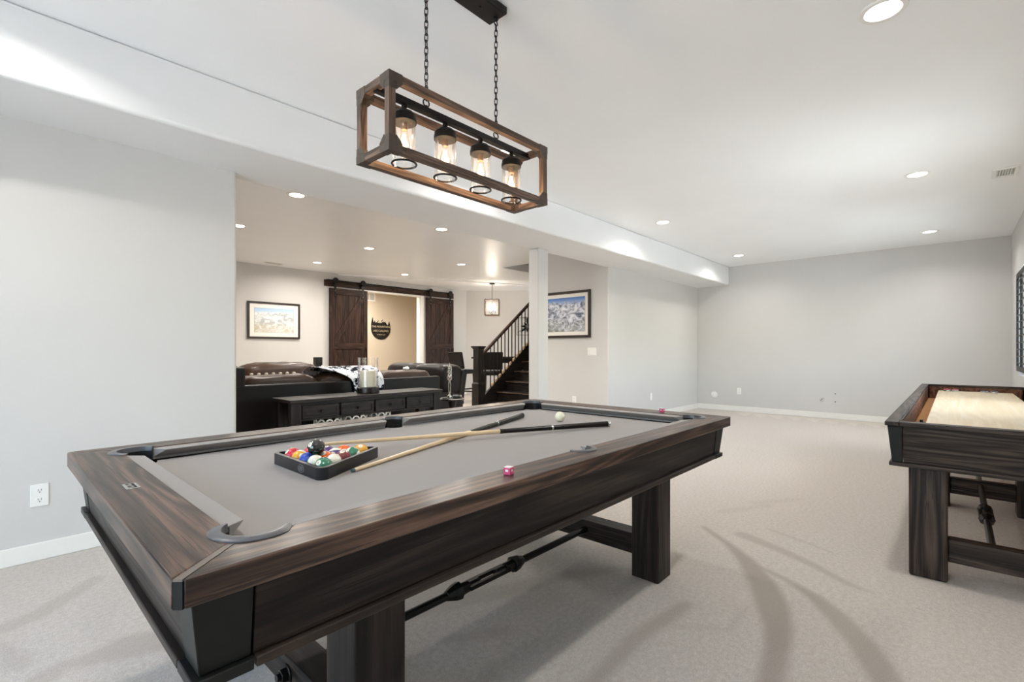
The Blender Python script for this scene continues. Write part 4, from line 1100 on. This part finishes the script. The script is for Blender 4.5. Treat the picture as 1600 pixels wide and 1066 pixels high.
# ------------------------------------------------------------------ stairs
ST0, RUN, RISE, NS = 6.42, .247, .190, 14
sy_a, sy_b = 5.385, 6.50
stair = thing('staircase', 'dark wooden staircase climbing behind the column with iron balusters', 'staircase', (7.5, 6.0, 0))
tre = M['esp_y']
for i in range(NS):
    x = ST0 + i * RUN; z = (i + 1) * RISE
    b = MB(); b.box(x - .028, x + RUN + .016, sy_a, sy_b - .026, z - .03, z); b.build('tread', M['esp_y'], stair, bevel=.006)
    b = MB(); b.box(x, x + .016, sy_a, sy_b - .026, z - RISE, z - .030); b.build('riser', M['esp_y'], stair)
    b = MB(); b.box(x - .0285, x - .0265, sy_a, sy_b - .03, z - .018, z - .012); b.build('nosing_strip', plain('nosing_light', '#8a6e58', .35) if i == 0 else bpy.data.materials['nosing_light'], stair)
slope = RISE / RUN
xe_ = ST0 + NS * RUN
zl = lambda x: .12 + (x - 6.28) * slope
b = MB(); b.prism([(6.28, 0), (6.28, zl(6.28) + .17), (xe_, zl(xe_) + .17), (xe_, zl(xe_) - .12), (6.45, 0)], sy_b - .025, sy_b + .02, 'y'); b.build('stringer', M['esp_x'], stair, bevel=.003)
fil = plain('pale_fillet', '#b79a7c', .5)
bal_x = [6.50 + .1 * k for k in range(36) if 6.50 + .1 * k < xe_ - .05]
zr = lambda x: 1.075 + (x - 6.31) * .772
for x in bal_x:
    za = zl(x) + .18
    b = MB(); b.box(x - .0075, x + .0075, sy_b - .011, sy_b + .004, za - .012, zr(x) + .01); b.build('baluster', M['iron'], stair)
    b = MB(); xa_ = x + .030; xb_ = x + .070
    b.hexa([(xa_, sy_b - .024, zl(xa_) + .172), (xb_, sy_b - .024, zl(xb_) + .172), (xb_, sy_b + .018, zl(xb_) + .172), (xa_, sy_b + .018, zl(xa_) + .172), (xa_, sy_b - .024, zl(xa_) + .215), (xb_, sy_b - .024, zl(xb_) + .215), (xb_, sy_b + .018, zl(xb_) + .215), (xa_, sy_b + .018, zl(xa_) + .215)])
    b.build('fillet', fil, stair)
b = MB(); xa_, xb_ = 6.27, xe_
b.hexa([(xa_, sy_b - .034, zr(xa_)), (xb_, sy_b - .034, zr(xb_)), (xb_, sy_b + .026, zr(xb_)), (xa_, sy_b + .026, zr(xa_)), (xa_, sy_b - .034, zr(xa_) + .062), (xb_, sy_b - .034, zr(xb_) + .062), (xb_, sy_b + .026, zr(xb_) + .062), (xa_, sy_b + .026, zr(xa_) + .062)])
b.build('handrail', M['barn_x'], stair, bevel=.012, seg=3)
nx_, ny_ = 6.19, 6.50
b = MB(); b.box(nx_ - .070, nx_ + .070, ny_ - .070, ny_ + .070, .56, 1.175); nw = b.build('newel_post', M['esp_z'], stair, bevel=.004)
b = MB(); b.box(nx_ - .088, nx_ + .088, ny_ - .088, ny_ + .088, 0, .545).hexa([(nx_ - .088, ny_ - .088, .545), (nx_ + .088, ny_ - .088, .545), (nx_ + .088, ny_ + .088, .545), (nx_ - .088, ny_ + .088, .545), (nx_ - .07, ny_ - .07, .575), (nx_ + .07, ny_ - .07, .575), (nx_ + .07, ny_ + .07, .575), (nx_ - .07, ny_ + .07, .575)])
b.build('newel_base', M['esp_z'], nw, bevel=.003)
b = MB(); b.box(nx_ - .10, nx_ + .10, ny_ - .10, ny_ + .10, 1.215, 1.242).hexa([(nx_ - .07, ny_ - .07, 1.175), (nx_ + .07, ny_ - .07, 1.175), (nx_ + .07, ny_ + .07, 1.175), (nx_ - .07, ny_ + .07, 1.175), (nx_ - .088, ny_ - .088, 1.215), (nx_ + .088, ny_ - .088, 1.215), (nx_ + .088, ny_ + .088, 1.215), (nx_ - .088, ny_ + .088, 1.215)])
b.build('newel_cap', M['esp_x'], nw, bevel=.003)

# ------------------------------------------------------------------ pub table, stools, cage pendant
fwd = Vector((math.cos(AZ), math.sin(AZ), 0))
def stool(loc, rz, label):
    t = thing('bar_stool', label, 'bar stool', loc, rz, 'bar stools at the pub table')
    L = M['leather_d']
    b = MB(); b.puff(-.21, .21, -.21, .20, .64, .74, .3); b.build('seat', L, t, world=False)
    b = MB(); b.hexa([(-.20, -.22, .76), (.20, -.22, .76), (.20, -.15, .76), (-.20, -.15, .76), (-.21, -.30, 1.13), (.21, -.30, 1.13), (.21, -.245, 1.13), (-.21, -.245, 1.13)]); b.build('backrest', L, t, bevel=.02, seg=3, world=False)
    for sx in (-1, 1):
        for sy in (-1, 1):
            b = MB(); xx, yy = sx * .17, sy * .17; e = .02 if sy > 0 else .05
            b.hexa([(xx * 1.08 - .018, yy + sy * e - .018, 0), (xx * 1.08 + .018, yy + sy * e - .018, 0), (xx * 1.08 + .018, yy + sy * e + .018, 0), (xx * 1.08 - .018, yy + sy * e + .018, 0), (xx - .022, yy - .022, .66), (xx + .022, yy - .022, .66), (xx + .022, yy + .022, .66), (xx - .022, yy + .022, .66)])
            b.build('leg', M['esp_z'], t, world=False)
    b = MB(); b.box(-.155, .155, .165, .190, .22, .25); b.build('footrest', M['esp_x'], t, world=False)
    b = MB(); b.box(-.155, .155, -.205, -.185, .24, .27); b.build('stretcher', M['esp_x'], t, world=False)
    for sx in (-1, 1):
        b = MB(); b.box(sx * .175 - .012, sx * .175 + .012, -.19, .17, .30, .33); b.build('side_stretcher', M['esp_y'], t, world=False)
    for sx in (-1, 1):
        b = MB(); b.box(sx * .16 - .02, sx * .16 + .02, -.235, -.18, .66, .79); b.build('back_post', M['esp_z'], t, world=False)
tc_ = Vector((7.75, 7.62, 0))
t = thing('pub_table', 'dark square pub table behind the stair railing', 'table', tuple(tc_), AZ)
b = MB(); b.box(-.48, .48, -.48, .48, .985, 1.02); b.build('tabletop', M['esp_x'], t, bevel=.004, world=False)
b = MB(); b.box(-.42, .42, -.42, .42, .89, .985); b.build('apron', M['esp_x'], t, world=False)
for sx in (-1, 1):
    for sy in (-1, 1):
        b = MB(); b.box(sx * .40 - .035, sx * .40 + .035, sy * .40 - .035, sy * .40 + .035, 0, .895); b.build('leg', M['esp_z'], t, world=False)
rt = Vector((math.sin(AZ), -math.cos(AZ), 0))
p = tc_ - fwd * .68 + rt * 0.0; stool((p.x, p.y, 0), AZ - PI / 2, 'black leather bar stool with its back to the camera, behind the balusters')
p = tc_ - rt * .70 - fwd * .05; stool((p.x, p.y, 0), AZ - 2.2, 'black leather bar stool seen from the side, left of the newel post')
# pendant
px, py = 8.2, 8.14
pen = thing('cage_pendant', 'square glass cage pendant lamp hanging over the pub table', 'pendant lamp', (px, py, ZC - .022), AZ)
b = MB(); b.lathe([(.062, -.020), (.062, 0)], (0, 0, 0), 24); b.build('canopy', M['steel'], pen, world=False)
b = MB(); b.tube((0, 0, -.02), (0, 0, -.40), .006, 10); b.build('rod', M['steel'], pen, world=False)
h0, h1, hw = -.76, -.395, .165
b = MB(); q = .009
for sx in (-1, 1):
    for sy in (-1, 1): b.box(sx * hw - q, sx * hw + q, sy * hw - q, sy * hw + q, h0, h1)
for z in (h0, h1):
    for s in (-1, 1): b.box(-hw, hw, s * hw - q, s * hw + q, z - q, z + q).box(s * hw - q, s * hw + q, -hw, hw, z - q, z + q)
b.box(-hw, hw, -.006, .006, h1 - .006, h1 + .006)
b.build('cage', plain('bronze_cage', '#5a4334', .4, .6), pen, world=False)
for (xa_, ya_) in ((0, 1), (0, -1), (1, 0), (-1, 0)):
    b = MB()
    if xa_ == 0: b.box(-hw + q, hw - q, ya_ * hw - .002, ya_ * hw + .002, h0 + q, h1 - q)
    else: b.box(xa_ * hw - .002, xa_ * hw + .002, -hw + q, hw - q, h0 + q, h1 - q)
    b.build('glass_panel', M['seeded'], pen, world=False)
for k in range(4):
    a = k * PI / 2 + .4; xx, yy = .075 * math.cos(a), .075 * math.sin(a)
    b = MB(); b.lathe([(.010, 0), (.024, .03), (.030, .07), (.022, .12), (.008, .16)], (xx, yy, h0 + .12), 16); bl = b.build('bulb', M['bulb_glow'], pen, world=False)
    b = MB(); b.tube((xx, yy, h0 + .05), (xx, yy, h0 + .125), .012, 10).tube((xx, yy, h0 + .055), (0, 0, h0 + .02), .005, 6); b.build('candle_socket', M['steel'], bl, world=False)
b = MB(); b.tube((0, 0, h0 + .02), (0, 0, h1), .006, 8); b.build('centre_stem', M['steel'], pen, world=False)
l = bpy.data.lights.new('pendant_lamp', 'POINT'); l.energy = 20; l.color = (1, .86, .70); l.shadow_soft_size = .09
o = bpy.data.objects.new('pendant_lamp', l); C.objects.link(o); o.parent = pen; o.location = (0, 0, -.58)

# ------------------------------------------------------------------ lounge furniture
def sofa_near():
    t = thing('leather_sofa', 'dark leather sofa with its back to the pool table', 'sofa', (2.45, 4.95, 0))
    LD, LB = M['leather_d'], M['leather']
    b = MB(); b.box(1.14, 3.64, 4.48, 4.57, .06, .862); b.build('back_panel', LD, t, bevel=.015, seg=3)
    b = MB(); b.box(1.17, 3.62, 4.57, 5.42, .10, .36); b.build('base', LD, t, bevel=.02)
    b = MB(); b.box(1.12, 1.522, 4.482, 4.66, .06, 1.02); b.build('side_wing', LD, t, bevel=.02, seg=3)
    b = MB(); b.puff(3.40, 3.66, 4.62, 5.46, .10, .66, .35); b.build('arm', LD, t)
    for k in range(3):
        xa = 1.53 + k * .69
        b = MB(); b.puff(xa, xa + .70, 4.565, 4.86, .50, .935, .38, 40, 20, .008); b.build('back_cushion', LB, t)
        b = MB(); b.puff(xa, xa + .69, 4.78, 5.48, .33, .53, .3, 32, 14); b.build('seat_cushion', LB, t)
    for xx in (1.25, 3.5):
        for yy in (4.56, 5.35): 
            b = MB(); b.box(xx - .03, xx + .03, yy - .03, yy + .03, 0, .10); b.build('foot', M['esp_z'], t)
sofa_near()
def loveseat():
    t = thing('leather_loveseat', 'brown leather loveseat facing the pool table, left of the barn doors', 'sofa', (2.45, 7.4, 0))
    LB = M['leather']
    b = MB(); b.box(1.3, 3.42, 7.55, 7.72, .08, .90); b.build('back_panel', M['leather_d'], t, bevel=.03, seg=3)
    b = MB(); b.box(1.32, 3.40, 6.72, 7.55, .10, .34); b.build('base', LB, t, bevel=.02)
    for k in range(2):
        xa = 1.35 + k * 1.02
        b = MB(); b.puff(xa, xa + 1.05, 7.00, 7.56, .46, .985, .42, 44, 22, .012); b.build('back_cushion', LB, t)
        b = MB(); b.puff(xa, xa + 1.01, 6.66, 7.35, .32, .54, .3, 32, 14); b.build('seat_cushion', LB, t)
    for xa in (1.16, 3.34):
        b = MB(); b.puff(xa, xa + .22, 6.68, 7.68, .08, .66, .35); b.build('arm', LB, t)
    for xx in (1.4, 3.3):
        for yy in (6.85, 7.6):
            b = MB(); b.box(xx - .03, xx + .03, yy - .03, yy + .03, 0, .10); b.build('foot', M['esp_z'], t)
loveseat()
def wing():
    t = thing('reclining_sofa', 'dark leather reclining sofa wing facing left, in front of the right barn door', 'sofa', (4.75, 6.35, 0))
    LD, LB = M['leather_d'], M['leather']
    ya0, ya1 = 5.62, 7.14; L = (ya1 - ya0) / 2
    b = MB(); b.hexa([(4.86, ya0, .08), (4.99, ya0, .08), (4.99, ya1, .08), (4.86, ya1, .08), (5.04, ya0, .87), (5.13, ya0, .87), (5.13, ya1, .87), (5.04, ya1, .87)]); b.build('back_panel', LD, t, bevel=.025, seg=3)
    b = MB(); b.box(4.16, 4.86, ya0 + .02, ya1 - .02, .08, .36); b.build('base', LD, t, bevel=.02)
    for k in range(2):
        ya = ya0 + .01 + k * (L - .01)
        b = MB(); b.puff(4.60, 5.08, ya, ya + L + .02, .44, .955, .42, 40, 22, .004); b.build('back_cushion', LD, t)
        b = MB(); b.puff(4.12, 4.80, ya, ya + L, .34, .54, .3, 32, 14); b.build('seat_cushion', LB, t)
    b = MB(); b.puff(4.10, 4.90, ya0 - .18, ya0 + .04, .06, .54, .35); b.build('arm', LD, t)
    b = MB(); b.puff(4.10, 4.90, ya1 - .04, ya1 + .18, .06, .60, .35); b.build('arm', LD, t)
    for xx in (4.25, 4.85):
        for yy in (ya0 + .1, ya1 - .1):
            b = MB(); b.box(xx - .03, xx + .03, yy - .03, yy + .03, 0, .09); b.build('foot', M['esp_z'], t)
wing()
# floral throw over the sofa back
def floral():
    t = NT('floral_throw'); t.pbsdf((.8, .8, .8, 1), .9, 0, .1)
    c = t.coord((1, 1, 1))
    n = t.noise(c, 7, 4, .6, 1.2); n2 = t.noise(c, 22, 3, .6, .8)
    v = t.n('ShaderNodeTexVoronoi'); v.inputs['Scale'].default_value = 15; t.l(c, v.inputs['Vector'])
    f = t.ramp(t.math('ADD', t.math('MULTIPLY', n, .65), t.math('MULTIPLY', n2, .45)), [(.552, hx('#e9ebee')), (.570, hx('#3a4258')), (.60, hx('#14161d'))])
    g = t.ramp(v.outputs['Distance'], [(.05, hx('#1a1d28')), (.10, hx('#ffffff'))])
    t.l(t.mix(1.0, f, g, 'MULTIPLY'), t.b.inputs['Base Color']); return t.mat
prof = [(4.462, .70), (4.462, .80), (4.464, .878), (4.50, .925), (4.58, .975), (4.68, .992), (4.78, .985), (4.87, .95), (4.91, .84), (4.92, .66)]
lx = [2.52, 2.52, 2.50, 2.42, 2.28, 2.20, 2.18, 2.17, 2.17, 2.17]; rx = [2.865, 2.865, 2.86, 2.855, 2.85, 2.83, 2.82, 2.82, 2.82, 2.82]
b = MB(); nu = 22; vs = []
for (yy, zz), a, c in zip(prof, lx, rx):
    for i in range(nu + 1):
        f = i / nu; wv = .010 * math.sin(f * 17 + yy * 9)
        vs.append((a + (c - a) * f, yy - (.006 + abs(wv) * .6 if zz < .88 and yy < 4.6 else 0), zz + (abs(wv) if zz > .88 else 0)))
fs = [(j * (nu + 1) + i, j * (nu + 1) + i + 1, (j + 1) * (nu + 1) + i + 1, (j + 1) * (nu + 1) + i) for j in range(len(prof) - 1) for i in range(nu)]
b.add(vs, fs); o = b.build('floral_throw', floral(), angle=180)
sm = o.modifiers.new('solid', 'SOLIDIFY'); sm.thickness = .006; sm.offset = 1
ss = o.modifiers.new('sub', 'SUBSURF'); ss.levels = 1; ss.render_levels = 1
tag(o, 'white throw with black floral print draped over the sofa back', 'throw')
# tasselled blanket edge on the sofa
t = thing('tasselled_blanket', 'folded blanket with white tassels along the top of the sofa cushions', 'blanket', (1.95, 4.84, .92))
b = MB(); b.puff(1.62, 2.16, 4.82, 4.95, .80, .925, .3, 32, 10); b.build('blanket_fold', plain('taupe_knit', '#8c7a68', .9, var=.2, vs=60), t)
wt = plain('white_tassel', '#d9d0c2', .9)
for k in range(7):
    xx = 1.70 + k * .066; b = MB(); b.puff(xx - .014, xx + .014, 4.85, 4.88, .915, .950, .6, 12, 8); b.build('tassel', wt, t)
o = MB().puff(3.28, 3.35, 4.66, 4.73, .936, .972, .8, 14, 8, .01).build('crumpled_tissue', M['plastic']); tag(o, 'small crumpled white tissue on the sofa cushion top', 'tissue')

# console table
con = thing('console_table', 'long black console table with four drawers behind the sofa', 'console table', (2.43, 4.15, 0))
cx0, cx1, cy0, cy1, ct = 1.665, 3.235, 3.935, 4.30, .760
b = MB(); b.box(cx0, cx1, cy0, cy1, ct - .028, ct); b.build('top', M['esp_x'], con, bevel=.004)
b = MB(); b.box(cx0 + .10, cx1 - .10, cy0 + .045, cy1 - .03, ct - .18, ct - .0285); b.build('drawer_case', M['esp_x'], con)
b = MB(); b.box(cx0 + .10, cx1 - .10, cy0 + .03, cy0 + .0455, ct - .052, ct - .0285).box(cx0 + .10, cx1 - .10, cy0 + .03, cy0 + .0455, ct - .180, ct - .166); b.build('face_frame', M['esp_x'], con)
for (x0_, x1_) in ((cx0 + .02, cx0 + .10), (cx1 - .10, cx1 - .02)):
    for (y0_, y1_) in ((cy0 + .02, cy0 + .09), (cy1 - .09, cy1 - .02)):
        b = MB(); b.box(x0_, x1_, y0_, y1_, 0, ct - .0285); b.build('leg', M['esp_z'], con, bevel=.004)
nd = 4; dw = (cx1 - cx0 - .20) / nd
for k in range(nd):
    xa = cx0 + .10 + k * dw; b = MB(); fy = cy0 + .030
    b.box(xa + .012, xa + dw - .012, fy, fy + .014, ct - .163, ct - .055)
    d = b.build('drawer', M['esp_x'], con, bevel=.002)
    b = MB(); g0 = .022
    for q in ((xa + .012, xa + dw - .012, ct - .055 - g0, ct - .055), (xa + .012, xa + dw - .012, ct - .163, ct - .163 + g0), (xa + .012, xa + .012 + g0, ct - .163 + g0, ct - .055 - g0), (xa + dw - .012 - g0, xa + dw - .012, ct - .163 + g0, ct - .055 - g0)): b.box(q[0], q[1], fy - .007, fy, q[2], q[3])
    b.build('drawer_moulding', M['esp_x'], d, bevel=.002)
    b = MB(); b.lathe([(.006, 0), (.006, .012), (.013, .018), (.011, .026), (.003, .028)], (0, 0, 0), 16); b.v = [(xa + dw / 2 + p[0], fy - p[2], ct - .109 + p[1]) for p in b.v]; b.build('knob', M['iron'], d)
b = MB(); b.box(cx0 + .03, cx1 - .03, cy0 + .03, cy1 - .03, .14, .17); b.build('lower_shelf', M['esp_x'], con, bevel=.003)
# white openwork baskets on the lower shelf
wk = plain('white_painted_wire', '#cfc9be', .6)
def basket(x, label, hh):
    t = thing('openwork_basket', label, 'basket', (x, 4.075, .1702), 0, 'white baskets under the console')
    b = MB(); b.lathe([(.085, 0), (.10, .02), (.115, hh - .05), (.108, hh - .05), (.095, .025), (.08, .012)], (0, 0, 0), 24, False); b.build('body', wk, t, world=False)
    for k in range(10):
        a = 2 * PI * k / 10; b = MB(); b.torus((0, 0, 0), .027, .0065, 'x', 16, 6)
        b.xf(Matrix.Translation((.108 * math.cos(a), .108 * math.sin(a), hh - .022)) @ Matrix.Rotation(a, 4, 'Z')); b.build('rim_loop', wk, t, world=False)
    b = MB(); b.torus((0, 0, hh - .048), .11, .007, 'z', 32, 8); b.build('rim', wk, t, world=False)
basket(2.05, 'white openwork basket under the console, leftmost of the three', .390)
basket(2.30, 'white openwork basket under the console, middle of the three', .397)
basket(2.56, 'white openwork basket under the console, rightmost of the three', .404)
# hurricane candle holder
t = thing('hurricane_candle', 'tall clear glass hurricane with cream pillar candle on the console', 'candle holder', (2.48, 4.13, ct))
hx_c = (2.48, 4.13, ct)
b = MB(); b.lathe([(.098, 0.0005), (.104, .006), (.104, .050), (.098, .056)], hx_c, 32); b.build('base', plain('dark_wood_base', '#1c1613', .35), t)
b = MB(); b.lathe([(.094, .057), (.094, .335)], hx_c, 36); b.f = b.f[:-2]; b.m = b.m[:-2]; b.build('glass_cylinder', M['glass'], t)
b = MB(); b.lathe([(.072, .057), (.075, .062), (.075, .205), (.070, .212), (.02, .208)], hx_c, 28); cd = b.build('candle', M['cream'], t)
b = MB(); b.tube((2.48, 4.13, ct + .206), (2.483, 4.13, ct + .222), .002, 6); b.build('wick', M['dark'], cd)
# side table with silver candlestick and glass dish
sxc, syc, szt = 3.93, 4.60, .565
t = thing('round_side_table', 'small round side table with glass top beside the sofa end', 'side table', (sxc, syc, 0))
b = MB(); b.lathe([(.145, -.022), (.150, -.016), (.150, -.004), (.146, 0)], (sxc, syc, szt), 32); b.build('top', M['esp_x'], t)
b = MB(); b.lathe([(.142, 0.0003), (.142, .006)], (sxc, syc, szt), 32); b.build('glass_top', plain('smoked_glass', '#35373a', .06, 0, .8), t)
b = MB(); b.torus((sxc, syc, szt + .003), .146, .006, 'z', 36, 8); b.build('metal_rim', M['chrome'], t)
b = MB(); b.lathe([(.13, 0), (.12, .02), (.03, .05), (.025, .40), (.06, szt - .03), (.06, szt - .0225)], (sxc, syc, 0), 20); b.build('pedestal', M['esp_z'], t)
kx, ky, kz = 3.845, 4.55, szt + .0065
t = thing('silver_candlestick', 'tall silver candlestick with twisted cage top on the side table', 'candlestick', (kx, ky, kz))
b = MB(); b.sphere((kx, ky, kz + .028), .028, 16, 10).lathe([(.032, 0), (.034, .006), (.012, .012)], (kx, ky, kz), 18); b.build('base', M['chrome'], t)
b = MB()
for s in (-1, 1): b.path([(kx + s * .003, ky, kz + .05), (kx + s * .016, ky, kz + .10), (kx + s * .016, ky, kz + .18), (kx + s * .004, ky, kz + .23)], .0055, 8)
b.build('stem', M['chrome'], t)
b = MB()
for j in range(4):
    pts = [(kx + .024 * math.cos(a * 5 + j * PI / 2), ky + .024 * math.sin(a * 5 + j * PI / 2), kz + .235 + a * .165) for a in [i / 18 for i in range(19)]]
    b.path(pts, .0055, 6)
for i in range(7): b.torus((kx, ky, kz + .235 + i * .027), .024, .004, 'z', 16, 6)
b.path([(kx, ky, kz + .40), (kx, ky, kz + .44)], [.010, .002], 8); b.build('twisted_cage', M['chrome'], t)
o = MB().lathe([(.03, .0), (.055, .008), (.064, .034), (.058, .034), (.05, .012), (.002, .009)], (3.995, 4.585, kz), 24).build('glass_dish', M['chrome']); tag(o, 'low silvery glass dish on the small side table', 'dish')
# speaker on a stand left of the barn door
t = thing('floor_speaker', 'small black speaker on a slim stand left of the barn doors', 'speaker', (4.10, 8.52, 0))
b = MB(); b.box(4.04, 4.16, 8.46, 8.58, .90, 1.04); sp = b.build('speaker_box', M['black_lam'], t, bevel=.006)
b = MB(); b.lathe([(.04, 0), (.04, .003), (.03, .006)], (0, 0, 0), 20); b.v = [(4.10 + p[0], 8.46 - p[2], .97 + p[1]) for p in b.v]; b.build('driver', M['dark'], sp)
b = MB(); b.hexa([(4.075, 8.495, .84), (4.125, 8.495, .84), (4.125, 8.545, .84), (4.075, 8.545, .84), (4.05, 8.47, .90), (4.15, 8.47, .90), (4.15, 8.57, .90), (4.05, 8.57, .90)]).tube((4.10, 8.52, .02), (4.10, 8.52, .845), .016, 12); b.build('stand', M['iron'], t)
b = MB(); b.lathe([(.13, 0), (.13, .012), (.03, .022)], (4.10, 8.52, 0), 28); b.build('base', M['iron'], t)
